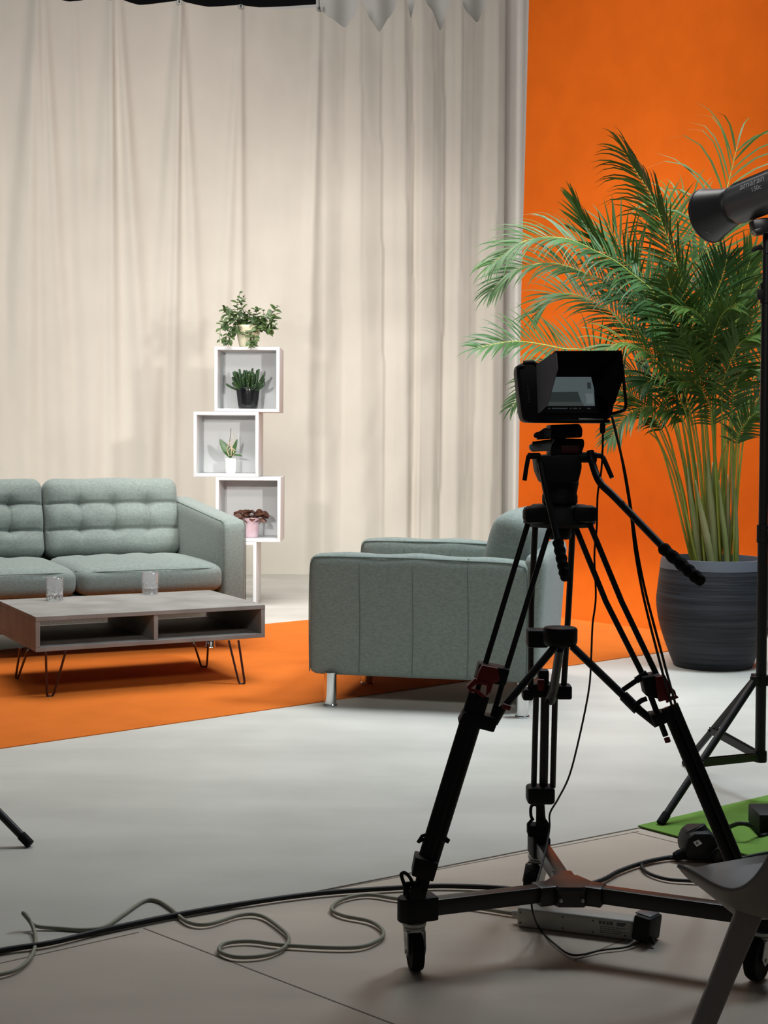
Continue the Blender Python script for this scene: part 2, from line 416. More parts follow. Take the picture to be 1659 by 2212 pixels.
for x, y in [(386, 8), (519, 17), (688, 21), (238, -2), (75, -8)]:
    u, z = cpt(x, y); p = C0 + cu * u + cn * (cloth(u, 0.005) + .006); p.z = z
    mb = MB(); R = aim(cn)
    mb.lathe([(.010, 0), (.017, 0), (.019, .003), (.017, .006), (.010, .006), (.010, 0)], p, R, 20)
    e = obj('eyelet', mb, M['steel'], ct)
    mb2 = MB(); mb2.tube([p + V((0, 0, -.006)) + cn * .012, p + V((0, 0, .012)) + cn * .014, p + V((0, 0, .05)) + cn * .004, p + V((0, 0, .12)) - cn * .01], .003, 6, sm=4)
    obj('hook', mb2, M['black'], e)
# flat strip between the folds and the orange wall
a0, a1 = upx(1070), upx(1165)
def sfn(a, b):
    u = a0 + (a1 - a0) * a; z = 4.75 * (1 - b) + .004 * b
    k = max(0, min(1, (a - .34) / .12)); k = k * k * (3 - 2 * k); d = -.13 + .16 * k - .03 * max(0, a - .55) + .004 * math.sin(a * 26 + b * 3) * k
    p = C0 + cu * u + cn * d; return V((p.x, p.y, z))
mb = MB(); mb.grid(sfn, 40, 30)
st = obj('narrow_curtain', mb, M['strip'], org=tuple(C0 + cu * a0), sharp=3)
tag(st, 'narrow curtain strip, coloured lighter as if lit, hanging straight between the gathered folds and orange backdrop', 'curtain')
# grey cloth seen above the sagging hem
b0, b1 = upx(690), upx(1100)
def gfn(a, b):
    u = b0 + (b1 - b0) * a; z = 4.85 + (2.6 - 4.85) * b
    p = C0 + cu * u + cn * (-.22 + .05 * math.sin(a * 26)); return V((p.x, p.y, z))
mb = MB(); mb.grid(gfn, 60, 8)
gc = obj('rear_curtain', mb, M['curtain2'], org=tuple(C0 + cu * b0 - cn * .2), sharp=3)
tag(gc, 'grey shaded curtain behind the sagging hem of the gathered folds', 'curtain')
b2, b3 = upx(380), upx(700)
def gfn2(a, b):
    u = b2 + (b3 - b2) * a; zt = cpt(380 + 320 * a, 2 - 4 * a + 6 * math.sin(a * 3.14))[1]; z = zt - .5 * b
    p = C0 + cu * u + cn * (-.12); return V((p.x, p.y, z))
mb = MB(); mb.grid(gfn2, 30, 4)
gb = obj('rear_hem', mb, M['curtain2'], ct, label='grey rear side of the hem')

# ------------------------------------------------------------------ display boxes and plants
YB = 8.8; BS = 140.6 * YB / F; BD = .35
boxes = [(533, 'square white display box standing on the floor, lowest of the stack, half hidden by sofa', 483.5, 1242.5),
         (0, '', 0, 0)]
spec = [(483.3, 1172.5, 'lowest white display box on the floor, mostly hidden behind the sofa arm'),
        (535.7, 1031.0, 'white display box holding the brown leaved plant in a pink pot'),
        (488.0, 889.0, 'white display box holding the small orchid in a white pot'),
        (533.2, 748.5, 'topmost white display box, holding the succulent in a black pot')]
BOX = []
zb = .0035
for i, (cx, ty, lab) in enumerate(spec):
    p = D(cx, ty + 70, YB); x = p.x; z0 = zb + i * BS
    BOX.append((x, z0))
    b = thing('display_box', (x, YB, z0), lab, 'display box', 'white square display boxes stacked behind the sofa')
    t = .020; mb = MB()
    yc = YB + BD / 2
    mb.box((x - BS / 2 + t / 2, yc, z0 + BS / 2), (t, BD, BS - .0005), None, .002)
    mb.box((x + BS / 2 - t / 2, yc, z0 + BS / 2), (t, BD, BS - .0005), None, .002)
    mb.box((x, yc, z0 + t / 2 + .00025), (BS - 2 * t + .002, BD, t), None, .002)
    mb.box((x, yc, z0 + BS - t / 2 - .00025), (BS - 2 * t + .002, BD, t), None, .002)
    obj('frame', mb, M['white_lac'], b)
    if i > 0:
        mb = MB(); mb.box((x, YB + BD - .008, z0 + BS / 2), (BS - 2 * t + .004, .012, BS - 2 * t + .004)); obj('back_panel', mb, M['white_lac'], b)
def leaf_pts(base, d, n, L, w, bend=0.3, seg=5, fold=.15):
    """a blade: base point, direction, face normal"""
    d = V(d).normalized(); n = V(n); n = (n - d * n.dot(d)).normalized(); s = d.cross(n)
    vs = []; fs = []
    for i in range(seg + 1):
        t = i / seg; ww = w * math.sin(math.pi * (t * .9 + .06)) ** .8
        c = V(base) + d * (L * t) - n * (bend * L * t * t)
        vs += [c - s * ww + n * ww * fold, c, c + s * ww + n * ww * fold]
    for i in range(seg):
        for k in range(2): a = i * 3 + k; fs.append((a, a + 1, a + 4, a + 3))
    return vs, fs
def pot_simple(name_m, c, rt, rb, h, wall, parent, bulge=0.0, n=36):
    prof = [(rb * .9, 0), (rb, .003)]
    for i in range(1, 9):
        t = i / 8; prof.append((rb + (rt - rb) * t + bulge * math.sin(t * math.pi * .62 + .2), h * t))
    r = prof[-1][0]
    prof += [(r - wall * .3, h + .003), (r - wall, h), (r - wall * 1.2, h * .86), (0.0005, h * .86)]
    mb = MB(); mb.lathe(prof, c, None, n); return obj('pot', mb, M[name_m], parent, sharp=1.0), r
K = YB / F
# trailing herb on top
x, z0 = BOX[3]; zt = z0 + BS
pc = D(536, 746, YB + .12); pc = V((pc.x, YB + .12, zt))
pl = thing('trailing_plant', pc, 'bushy small-leaved trailing herb in a cream pot on top of the boxes', 'plant')
pot_simple('creampot', pc, .082, .052, .135, .006, pl)
mb = MB(); mb.lathe([(0.001, .122), (.074, .118)], pc, None, 20); obj('soil', mb, M['soil'], pl)
rnd = random.Random(3)
herb = [[(540, 705), (520, 690), (512, 660), (520, 628)], [(540, 705), (530, 680), (520, 655), (528, 640)], [(530, 705), (500, 690), (485, 672), (484, 664)], [(540, 705), (555, 690), (553, 672), (556, 666)],
        [(545, 705), (575, 690), (592, 672), (600, 660)], [(550, 710), (580, 700), (590, 690), (600, 676)], [(550, 710), (575, 705), (588, 712), (596, 700)],
        [(530, 710), (495, 695), (478, 705), (474, 740)], [(530, 710), (505, 705), (490, 725), (486, 742)], [(525, 712), (500, 715), (495, 735), (492, 744)], [(545, 712), (550, 718), (548, 735), (552, 748)], [(545, 712), (540, 716), (541, 735), (543, 750)],
        [(525, 705), (505, 690), (488, 700), (478, 688)], [(535, 705), (515, 695), (500, 680), (503, 668)], [(545, 705), (565, 695), (572, 690), (568, 668)], [(550, 712), (575, 712), (585, 705), (584, 725)],
        [(535, 710), (520, 705), (505, 715), (498, 722)], [(538, 700), (528, 690), (535, 680), (540, 672)], [(530, 710), (540, 700), (550, 705), (555, 715)], [(530, 705), (520, 700), (515, 705), (520, 720)], [(540, 703), (545, 698), (552, 705), (556, 716)], [(536, 704), (534, 700), (530, 710), (528, 724)], [(540, 704), (542, 702), (540, 712), (538, 722)], [(545, 704), (556, 696), (566, 700), (570, 712)]]
for h in herb:
    dy = rnd.uniform(-.10, .08); q = []
    for k, (a, b) in enumerate(h): q.append(D(a, b, YB + .12 + (dy if k < 2 or b < 700 else -.085 + dy * .2) * k / 3 - (.10 if (b > 728) else 0)))
    pts = catmull(q, 6); mb = MB(); mb.tube(pts, [.0022, .0012], 5)
    for i in range(3, len(pts), 2):
        t = (pts[i] - pts[i - 1]).normalized(); s = t.orthogonal().normalized(); s.rotate(Matrix.Rotation(i * .9 + rnd.random(), 3, t))
        L = rnd.uniform(.030, .046) * (1 if i < len(pts) * .7 else .6)
        for sg in (-1, 1):
            d = (s * sg * .8 + t * .4 + V((0, -.3, .1))).normalized()
            mb.add(*leaf_pts(pts[i], d, V((rnd.uniform(-.4, .4), -.6, 1)), L, L * .38, .35, 4))
    obj('sprig', mb, M['leafm'], pl, sharp=3)
# succulent in black pot
x, z0 = BOX[3]; pc = D(535, 880, YB + .10); pc = V((pc.x, YB + .12, z0 + .0205))
pl = thing('succulent', pc, 'finger-leaved green succulent in a glossy black pot inside the top box', 'plant')
pot_simple('blackpot', pc, .070, .056, .128, .006, pl, bulge=.004)
mb = MB(); mb.lathe([(0.001, .118), (.066, .112)], pc, None, 20); obj('soil', mb, M['soil'], pl)
for i in range(72):
    a = rnd.uniform(0, 6.28); e = rnd.uniform(.15, 1.45); rr = .05 * rnd.random()
    b = pc + V((rr * math.cos(a), rr * math.sin(a), .112)); d = V((math.cos(a) * math.cos(e), math.sin(a) * math.cos(e), math.sin(e)))
    L = rnd.uniform(.085, .13); mb = MB()
    mb.tube([b, b + d * L * .5 + V((0, 0, -.004)), b + d * L * .85 + V((0, 0, .006)), b + d * L + V((0, 0, .016))], [.004, .0052, .0064, .0070, .0072, .0070, .0045], 7, sm=4)
    obj('leaf', mb, M['leafs'], pl, sharp=3)
# orchid
x, z0 = BOX[2]; pc = D(498, 1020, YB + .10); pc = V((pc.x, YB + .11, z0 + .0205))
pl = thing('orchid', pc, 'small orchid with broad leaves and bare stake in a white pot', 'plant')
pot_simple('whitepot', pc, .036, .031, .090, .004, pl, bulge=.003)
mb = MB(); mb.lathe([(0.001, .084), (.034, .080)], pc, None, 16); obj('bark', mb, M['bark'], pl)
top = pc + V((0, 0, .085)); YO = pc.y
for (tx, ty, w, nrm) in [((474, 951), None, .024, (0, -1, .5)), ((514, 951), None, .013, (.3, -.8, .5)), ((523, 986), None, .014, (.4, -.5, .8)), ((484, 978), None, .006, (0, -1, .3)), ((510, 976), None, .008, (0, -.8, .6))]:
    tip = D(tx[0], tx[1], YO - .03); b = top + V((0, 0, .012 if tx[1] < 970 else .03)); d = tip - b
    mb = MB(); mb.add(*leaf_pts(b, d + V((0, 0, d.length * .12)), V(nrm), d.length, w, .12, 7)); obj('leaf', mb, M['leafo'], pl, sharp=3)
mb = MB(); mb.tube([D(500, 985, YO), D(496, 960, YO), D(498, 940, YO), D(499, 925, YO)], [.0022, .0016], 6, sm=4); obj('stake', mb, M['stick'], pl)
for q in ([(495, 985), (490, 970), (497, 955), (502, 948)], [(502, 986), (508, 975), (499, 965), (492, 958)], [(505, 985), (503, 972), (497, 968), (493, 975)], [(499, 985), (501, 960), (506, 952), (505, 935)]):
    mb = MB(); mb.tube([D(a, b, YO - .012) for a, b in q], [.003, .0022], 6, sm=4); obj('aerial_root', mb, M['root'], pl)
# brown leaved plant
x, z0 = BOX[1]; pc = D(541, 1160, YB + .10); pc = V((pc.x, YB + .11, z0 + .0205))
pl = thing('brown_plant', pc, 'plant with dark reddish brown leaves in a pale pink pot above the sofa arm', 'plant')
pot_simple('pinkpot', pc, .054, .046, .122, .005, pl)
mb = MB(); mb.lathe([(0.001, .112), (.05, .108)], pc, None, 16); obj('soil', mb, M['soil'], pl)
for i in range(64):
    a = rnd.uniform(0, 6.28); rr = rnd.uniform(.2, 1) ** .6 * .105
    b = pc + V((rr * .75 * math.cos(a), rr * .5 * math.sin(a), .128 + rnd.uniform(0, .05) * (1 - rr * 4)))
    if i % 7 == 0: b += V((.02, -.05, -.025))
    L = rnd.uniform(.03, .05); d = V((math.cos(a), math.sin(a) * .7, rnd.uniform(-.2, .5)))
    mb = MB(); mb.add(*leaf_pts(b, d, V((0, -.7, .9)), L, L * .42, rnd.uniform(.1, .4), 5, .2))
    mb.tube([pc + V((0, 0, .108)), b + V((0, 0, -.01)), b + V((0, 0, .001))], .0014, 4)
    obj('leaf', mb, M['leafb'], pl, sharp=3)
# ------------------------------------------------------------------ sofa
def gauss(x, w): return math.exp(-(x / w) ** 2)
SA = math.radians(25); SO = G(531, 1404)
sofa = thing('sofa', (SO.x, SO.y, .004), 'long grey-green fabric sofa with button-tufted back cushions behind the coffee table', 'sofa', rz=SA)
L3 = 2.38; aw = .114; cw = (L3 - 2 * aw) / 3
def leg_chrome(x, y, h, parent, r=.026):
    mb = MB(); mb.lathe([(r * 1.12, 0), (r * 1.15, .004), (r, .008), (r, h)], (x, y, 0), None, 24); return obj('leg', mb, M['chrome'], parent, local=True)
mb = MB(); mb.soft((-L3 / 2, .50, .205), (L3 - .21, .86, .175), .02, (24, 8, 4)); obj('base', mb, M['sofa'], sofa, local=True, sharp=3)
mb = MB(); mb.soft((-L3 / 2, .93, .42), (L3 - .02, .11, .60), .03, (24, 4, 10)); obj('back_frame', mb, M['sofa'], sofa, local=True, sharp=3)
for cx in (-aw / 2, -L3 + aw / 2):
    zc, hz = .382, .524
    def fn(p, n, zc=zc, hz=hz):
        if p.z > 0:
            k = min(1, max(0, (p.z + .02) / .25)); p = p + V((0, 0, k * (.032 + .081 * (p.y + .455) / .91 - .038)))
        p = p + n * (.006 * math.cos(p.y * 3.2) * math.cos(p.z * 5))
        return p
    mb = MB(); mb.soft((cx, .465, zc), (aw + .012, .93, hz), .036, (8, 24, 18), None, fn); a = obj('arm', mb, M['sofa'], sofa, local=True, sharp=3)
    for sx in (-1, 1):
        mb = MB(); xx = cx + sx * (aw / 2 + .001); pts = []
        for y in (.91, .65, .38, .13, .035): pts.append(V((xx - sx * .004, y, zc + hz / 2 - .013 + .995 * (.032 + .081 * (y - .01) / .91 - .038))))
        pts += [V((xx - sx * .002, .008, .595)), V((xx - sx * .002, .004, .38)), V((xx - sx * .002, .006, .13))]
        mb.tube(pts, .0026, 6, sm=4); obj('piping', mb, M['piping'], a, local=True)
for i in range(3):
    x1 = -aw - i * cw; x0 = x1 - cw; cx = (x0 + x1) / 2
    def fs(p, n):
        a = p.x / (cw / 2); b = p.y / .35
        if p.z > 0:
            k = (1 - min(1, abs(a)) ** 4) * (1 - min(1, abs(b)) ** 4)
            p = p + V((0, 0, .026 * k))
            for tx in (-.45, 0, .45):
                p = p - V((0, 0, .016 * gauss(a - tx, .10) * gauss(b - .55, .25)))
        if n.y < -.3: p = p + V((0, -.014 * (1 - min(1, abs(a)) ** 6), 0))
        return p
    mb = MB(); mb.soft((cx, .352, .358), (cw - .006, .736, .128), .047, (30, 24, 8), None, fs); c = obj('seat_cushion', mb, M['sofa'], sofa, local=True, sharp=3)
    mb = MB(); e = .045; mb.tube([(x0 + .012, .10, .405), (x0 + .02, .035, .406), (x0 + e + .02, -.011, .407), (cx - .1, -.026, .409), (cx + .1, -.026, .409), (x1 - e - .02, -.011, .407), (x1 - .02, .035, .406), (x1 - .012, .10, .405)], .0022, 6, sm=5)
    obj('piping', mb, M['seam'], c, local=True)
    # back cushion, tufted
    hh = .417
    def fb(p, n, hh=hh):
        a = (p.x / cw) + .5; h = p.z / hh + .5
        if n.y < .3:
            edge = min(a, 1 - a, .5) ; top = min(h, 1 - h)
            puff = .03 * (1 - abs(2 * a - 1) ** 4) * (1 - abs(2 * h - 1) ** 4)
            dip = 0
            for hl in (.34, .67):
                inside = max(0, 1 - max(0, abs(a - .5) - .47) * 30)
                dip += .018 * gauss(h - hl, .016) * inside + .016 * gauss(h - hl, .09) * inside
            for vl in (.25, .5, .75):
                w = 1 if .34 < h < .67 else math.exp(-min(abs(h - .34), abs(h - .67)) * 14)
                dip += (.013 * gauss(a - vl, .009) + .010 * gauss(a - vl, .05)) * w
                for hl in (.34, .67): dip += .016 * gauss(a - vl, .045) * gauss(h - hl, .06)
            p = p + V((0, -puff + dip + .004 * noise.noise(V((a * 9 + i * 3, h * 5, 4))), 0))
        p = p + n * .005 * noise.noise(V((p.x * 7 + i * 5, p.z * 7, i)))
        return p
    X = Matrix.Translation((cx, .796, .611)) @ Matrix.Rotation(math.radians(-13), 4, 'X')
    mb = MB(); mb.soft((0, 0, 0), (cw - .008, .162, hh), .054, (96, 8, 64), X, fb); obj('back_cushion', mb, M['sofa'], sofa, local=True, sharp=3)
pr = sofa.matrix_basis
ft = G(455, 1401); d = ft - SO; lx = d.x * math.cos(SA) + d.y * math.sin(SA); ly = -d.x * math.sin(SA) + d.y * math.cos(SA)
for x, y in [(lx, ly), (-L3 - lx, ly), (-.16, .80), (-L3 + .16, .80)]: leg_chrome(x, y, .13, sofa, .022)

# ------------------------------------------------------------------ armchair
AA = math.atan2(-.211, .978); AO = V((-.293, 5.6, 0))
ac = thing('armchair', (AO.x, AO.y, .004), 'grey-green fabric armchair turned side-on, with chrome tube legs, behind the camera tripod', 'armchair', rz=AA)
AL, AW_ = .862, 1.0
for yc, k in ((.06, 0), (.94, 1)):
    def fa_(p, n):
        if p.z > 0: p = p + V((0, 0, -.012 * max(0, (p.x) / .43) * min(1, p.z * 6) + .003 * math.cos(p.x * 22) * (1 if n.z > .3 else 0)))
        return p + n * .004 * math.cos(p.x * 3) * math.cos(p.z * 4)
    mb = MB(); mb.soft((AL / 2, yc, .353), (AL, .122, .472), .032, (36, 8, 22), None, fa_); a = obj('arm', mb, M['sofa'], ac, local=True, sharp=3)
    sy = -1
    y0 = yc + sy * .0615; mb = MB(); zt = .353 + .236
    pts = [(.006, y0 + .004, .13), (.003, y0 + .004, .35), (.006, y0 + .004, .53), (.016, y0 + .005, .565), (.04, y0 + .006, .578)] + [(x, y0 + .005, .580 - .012 * max(0, (x - .43) / .43)) for x in (.2, .4, .6, .78)] + [(.83, y0 + .006, .560), (.855, y0 + .005, .53), (.859, y0 + .004, .35), (.858, y0 + .004, .13)]
    mb.tube(pts, .0028, 6, sm=5); obj('piping', mb, M['piping'], a, local=True)
    for px_ in (.205, .415, .63):
        mb = MB(); mb.tube([(px_, y0 - .0022, .125), (px_ + .004, y0 - .0042, .3), (px_, y0 - .003, .5), (px_, y0 + .0015, .562), (px_, y0 + .012, .584)], .0020, 5, sm=4); obj('seam', mb, M['seam'], a, local=True)
mb = MB(); mb.soft((.43, .5, .22), (.78, .78, .2), .02, (12, 12, 4)); obj('base', mb, M['sofa'], ac, local=True, sharp=3)
def fsc(p, n):
    if p.z > 0: p = p + V((0, 0, .025 * (1 - abs(p.x / .33) ** 4) * (1 - abs(p.y / .38) ** 4)))
    return p
mb = MB(); mb.soft((.34, .5, .385), (.66, .755, .12), .045, (20, 20, 8), None, fsc); obj('seat_cushion', mb, M['sofa'], ac, local=True, sharp=3)
X = Matrix.Translation((.868, .5, .362)) @ Matrix.Rotation(math.radians(4), 4, 'Y')
mb = MB(); mb.soft((0, 0, 0), (.085, .97, .48), .03, (6, 20, 14), X); bf = obj('back_frame', mb, M['sofa'], ac, local=True, sharp=3)
def fbc(p, n):
    if n.x < .3: p = p + V((-.03 * (1 - abs(p.y / .38) ** 4) * (1 - abs(p.z / .17) ** 4), 0, 0))
    return p + n * .006 * noise.noise(p * 7)
X = Matrix.Translation((.765, .5, .585)) @ Matrix.Rotation(math.radians(14), 4, 'Y')
mb = MB(); mb.soft((0, 0, 0), (.155, .755, .33), .058, (12, 24, 18), X, fbc); obj('back_cushion', mb, M['sofa'], ac, local=True, sharp=3)
def aloc(px, py):
    d = G(px, py) - AO; return (d.x * math.cos(AA) + d.y * math.sin(AA), -d.x * math.sin(AA) + d.y * math.cos(AA))
for q in [(713, 1526), (1128, 1551), (793, 1478)]: leg_chrome(*aloc(*q), .13, ac, .0245)
leg_chrome(.72, .9, .13, ac, .0245)

# ------------------------------------------------------------------ coffee table
TO = G(77, 1333, .33); TR = G(573, 1306.5, .33); tu = (TR - TO); TW = tu.length; tu.normalize(); tv = V((-tu.y, tu.x, 0)); TA = math.atan2(tu.y, tu.x)
TD = .66; TH = .14
tb = thing('coffee_table', (TO.x, TO.y, .004), 'grey concrete-look coffee table with open shelf on dark hairpin legs, two tumblers on it', 'coffee table', rz=TA)
def tbox(x0, x1, y0, y1, z0, z1): mb = MB(); mb.box(((x0 + x1) / 2, (y0 + y1) / 2, (z0 + z1) / 2 - .004), (x1 - x0, y1 - y0, z1 - z0), None, .0012, 1); return mb
zt, zb_ = .33, .19; tt = .018
obj('table_top', tbox(0, TW, 0, TD, zt - tt, zt), M['concrete'], tb, local=True)
obj('shelf', tbox(0, TW, 0, TD, zb_, zb_ + tt), M['concrete'], tb, local=True)
obj('side_panel', tbox(0, tt, .001, TD, zb_ + tt, zt - tt), M['concrete'], tb, local=True)
obj('side_panel', tbox(TW - tt, TW, .001, TD, zb_ + tt, zt - tt), M['concrete'], tb, local=True)
obj('divider', tbox(TW * .497, TW * .497 + tt, .003, TD * .98, zb_ + tt, zt - tt), M['concrete'], tb, local=True)
Ri = rot2(-TA)
for a, b, c in [((99, 1409), (108, 1505), (142, 1407)), ((44, 1399), (36, 1465), (60, 1404)), ((494, 1383), (523, 1478), (515, 1383)), ((419, 1389), (441, 1441), (450, 1389))]:
    A_, B_, C_ = G(*a, .19), G(*b, .006), G(*c, .19)
    q = B_ - A_; w = (C_ - A_).normalized() * .012
    pts = [A_, A_.lerp(B_ - w, .93), B_ - w * .7 + V((0, 0, .003)), B_ + V((0, 0, .001)), B_ + w * .7 + V((0, 0, .003)), C_.lerp(B_ + w, .93), C_]
    pts = [Ri @ (p - V((TO.x, TO.y, .004))) for p in pts]
    mb = MB(); mb.tube([pts[0]] + catmull(pts[1:6], 5) + [pts[6]], .0048, 8); obj('leg', mb, M['wire'], tb, local=True)
# tumblers
def tumbler():
    c = V((0, 0, 0)); h, r = .098, .039
    def cut(a, z):                                       # diamond cuts low on the glass, flutes above
        if z < .002 or z > .093: return 1
        k = 1 if z < .052 else .45
        return 1 - .03 * k * abs(math.sin(a * 7 + (z * 75 if z < .052 else 0))) - (.075 * (1 - abs(math.sin(a * 5 - z * 95))) ** 2 + .075 * (1 - abs(math.sin(a * 5 + z * 95))) ** 2 if z < .052 else 0)
    mb = MB(); prof = [(.0005, 0), (r * .93, 0)] + [(r * .94 + r * .06 * i / 16, .002 + (h - .004) * i / 16) for i in range(17)] + [(r - .0012, h), (r - .0028, h - .001)] + [(r - .004 - .003 * i / 8, h - .004 - (h - .03) * i / 8) for i in range(9)] + [(.0005, .024)]
    vs = []; n = 120
    for i, (rr, z) in enumerate(prof):
        for k in range(n):
            a = 2 * math.pi * k / n; q = rr * (cut(a, z) if 1 < i < 19 else 1); vs.append((q * math.cos(a), q * math.sin(a), z))
    fs = [(i * n + k, i * n + (k + 1) % n, (i + 1) * n + (k + 1) % n, (i + 1) * n + k) for i in range(len(prof) - 1) for k in range(n)]
    mb.add(vs, fs); return mb
g1_ = G(118, 1296, .331); g2_ = G(324, 1282.5, .331)
ta = obj('tumbler', tumbler(), M['glass'], org=(0, 0, 0), sharp=.35); ta.location = (g1_.x, g1_.y, .3306)
tag(ta, 'cut glass tumbler near the left end of the coffee table', 'glass', 'glass tumblers on the coffee table')
t2 = ta.copy(); COL.objects.link(t2); t2.location = (g2_.x, g2_.y, .3306); t2.rotation_euler.z = .4
tag(t2, 'cut glass tumbler at the back edge of the coffee table, nearer the sofa arm', 'glass')

# ------------------------------------------------------------------ potted palm
YP = 6.62
pb = D(1539, 1445, YP); PC = V((pb.x, YP, .0035))
kp = YP / F
palm = thing('potted_palm', PC, 'tall feathery palm in a ribbed dark grey pot before the orange backdrop', 'potted palm')
ph = .50; rm = 122 * kp; rr_ = 113 * kp; rb = 84 * kp
prof = [(rb * .96, 0), (rb, .006), (rb + .018, .05)]
for i in range(1, 15):
    t = i / 14; z = .05 + (ph - .05 - .045) * t
    prof.append((rb + .018 + (rm - rb - .018) * math.sin(min(1, t * 1.55) * math.pi / 2) - max(0, t - .65) * (rm - rr_) * 2.4, z))
rt = prof[-1][0]
mb = MB(); mb.lathe(prof, PC, None, 72); obj('pot', mb, M['pot'], palm, sharp=1.2)
mb = MB(); mb.lathe([(rt + .001, ph - .046), (rt - .001, ph - .03), (rt - .006, ph), (rt - .022, ph + .001), (rt - .026, ph - .03), (rt - .028, ph - .14)], PC, None, 64); obj('pot_rim', mb, M['potrim'], palm, sharp=1.2)
mb = MB(); mb.grid(lambda a, b: PC + V(((rt - .024) * a * math.cos(b * 6.2832), (rt - .024) * a * math.sin(b * 6.2832), ph - .055 + .01 * noise.noise(V((a * 9, b * 9, 0))))), 8, 32); obj('soil', mb, M['soil'], palm)
rp = random.Random(11)
def blade(mb, p, d, nrm, L, w, droop, seg=5):
    d = d.normalized(); s = d.cross(nrm)
    s = s.normalized() if s.length > 1e-4 else d.orthogonal().normalized()
    vs = []; fs = []; c = V(p); dd = V(d)
    for i in range(seg + 1):
        t = i / seg; ww = w * (.35 + .65 * min(1, t * 5)) * (1 - t ** 2.2) + .0004
        vs += [c - s * ww, c + s * ww]
        c = c + dd * (L / seg); dd = (dd + V((0, 0, -droop * (.25 + t)))).normalized()
    for i in range(seg): fs.append((2 * i, 2 * i + 1, 2 * i + 3, 2 * i + 2))
    mb.add(vs, fs)
def frond(base, keys, nrm, L=.22, w=.0075, droop=.16, n=34, ang=(62, 24), r=.0054, m='leafpalm', split=False):
    nrm = V(nrm).normalized()
    k0 = keys[0]
    mid = base.lerp(k0, .5) + V(((base.x - k0.x) * .16, 0, .04))
    stalk = catmull([base, mid, k0] + keys[1:], 10); nst = 20
    rach = stalk[nst:]
    mb = MB(); N = len(stalk)
    mb.tube(stalk, [r + (.0012 - r) * (i / (N - 1)) ** .8 for i in range(N)], 6)
    ob = obj('frond_stalk' if split else 'frond', mb, M['stalk'], palm, sharp=3)
    mb = MB()
    seglen = [0]
    for a, b in zip(rach, rach[1:]): seglen.append(seglen[-1] + (b - a).length)
    T = seglen[-1]
    for i in range(n):
        f = (i + .5) / n; s = f * T
        k = max(j for j in range(len(seglen)) if seglen[j] <= s); k = min(k, len(rach) - 2)
        t = (rach[k + 1] - rach[k]).normalized(); p = rach[k].lerp(rach[k + 1], (s - seglen[k]) / max(1e-6, seglen[k + 1] - seglen[k]))
        sd = t.cross(nrm).normalized(); up = sd.cross(t)
        env = math.sin(math.pi * min(1, (.22 + .70 * f))) ** .55
        for sg in (-1, 1):
            an = math.radians(ang[0] + (ang[1] - ang[0]) * f + rp.uniform(-7, 7))
            d = t * math.cos(an) + sd * sg * math.sin(an) + up * (.22 + rp.uniform(-.12, .12))
            blade(mb, p + sd * sg * .002, d, up + sd * sg * rp.uniform(-.5, .5), L * env * rp.uniform(.85, 1.1), w * rp.uniform(.85, 1.15), droop * rp.uniform(.6, 1.4))
    blade(mb, rach[-1], (rach[-1] - rach[-2]), nrm, L * .5, w * .8, droop)
    obj('leaflets', mb, M[m], ob, sharp=3)
def fr(bx, dy, pts, nrm, **k):                           # pts in the picture, depth running from the pot out by dy
    b = PC + V(((bx - 1539) * kp, rp.uniform(-.06, .06), ph - .06)); n = len(pts)
    dys = dy if isinstance(dy, (list, tuple)) else [dy * (.35 + .65 * i / (n - 1)) for i in range(n)]
    frond(b, [D(x, y, YP + q) for (x, y), q in zip(pts, dys)], nrm, **k)
FACE = (0, -1, .25); FLAT = (0, -.75, .75)
fr(1512, -.25, [(1437, 677), (1357, 585), (1286, 542), (1214, 514), (1131, 522), (1060, 572)], FLAT, n=56, L=.25, w=.0056, droop=.38, ang=(64, 22), m='leafpalm2')
fr(1508, -.10, [(1420, 690), (1350, 632), (1278, 596), (1199, 569), (1119, 581), (1062, 628)], FLAT, n=52, L=.24, w=.0056, droop=.36, ang=(62, 22), m='leafpalm2')
fr(1505, .15, [(1400, 760), (1330, 682), (1254, 640), (1200, 638), (1160, 676)], FLAT, n=42, L=.25, w=.0050, droop=.24, m='leafpalm2')
fr(1502, -.35, [(1310, 782), (1210, 752), (1130, 738), (1085, 740), (1030, 752)], (0, -.9, .6), n=34, L=.22, w=.0050, droop=.20, ang=(72, 18), m='leafpalm2')
fr(1535, .1, [(1480, 640), (1450, 540), (1410, 430), (1372, 368), (1348, 325)], (-.9, -.35, .25), n=34, L=.32, w=.0060, droop=.42, ang=(48, 20))
fr(1530, .12, [(1470, 610), (1453, 560), (1440, 500), (1428, 440)], (.1, -1, .2), n=15, L=.27, w=.0062, droop=.05, ang=(64, 30))
fr(1560, .2, [(1548, 560), (1560, 455), (1575, 390), (1592, 318)], FACE, n=12, L=.46, w=.0046, droop=.62, ang=(54, 26))
fr(1525, .12, [(1420, 640), (1372, 580), (1340, 528), (1314, 488)], (.2, -1, .1), n=14, L=.27, w=.0056, droop=.10, ang=(66, 20))
fr(1518, -.1, [(1380, 610), (1310, 545), (1275, 500), (1243, 432)], (-.7, -.55, .3), n=26, L=.20, w=.0062, droop=.06, ang=(44, 10))
fr(1550, .25, [(1535, 600), (1520, 520), (1490, 470), (1455, 440), (1420, 438)], (0, -.8, .7), n=18, L=.32, w=.0044, droop=.42)
fr(1575, .0, [(1588, 720), (1598, 640), (1612, 590), (1625, 548)], FACE, n=24, L=.22, w=.0078, droop=.04, ang=(42, 14))
fr(1580, .1, [(1610, 740), (1640, 660), (1668, 600), (1700, 560)], FACE, n=24, L=.24, w=.0075, droop=.10)
fr(1585, .1, [(1625, 830), (1668, 740), (1720, 690), (1780, 690)], FLAT, n=30, L=.24, w=.006, droop=.24, m='leafpalm2')
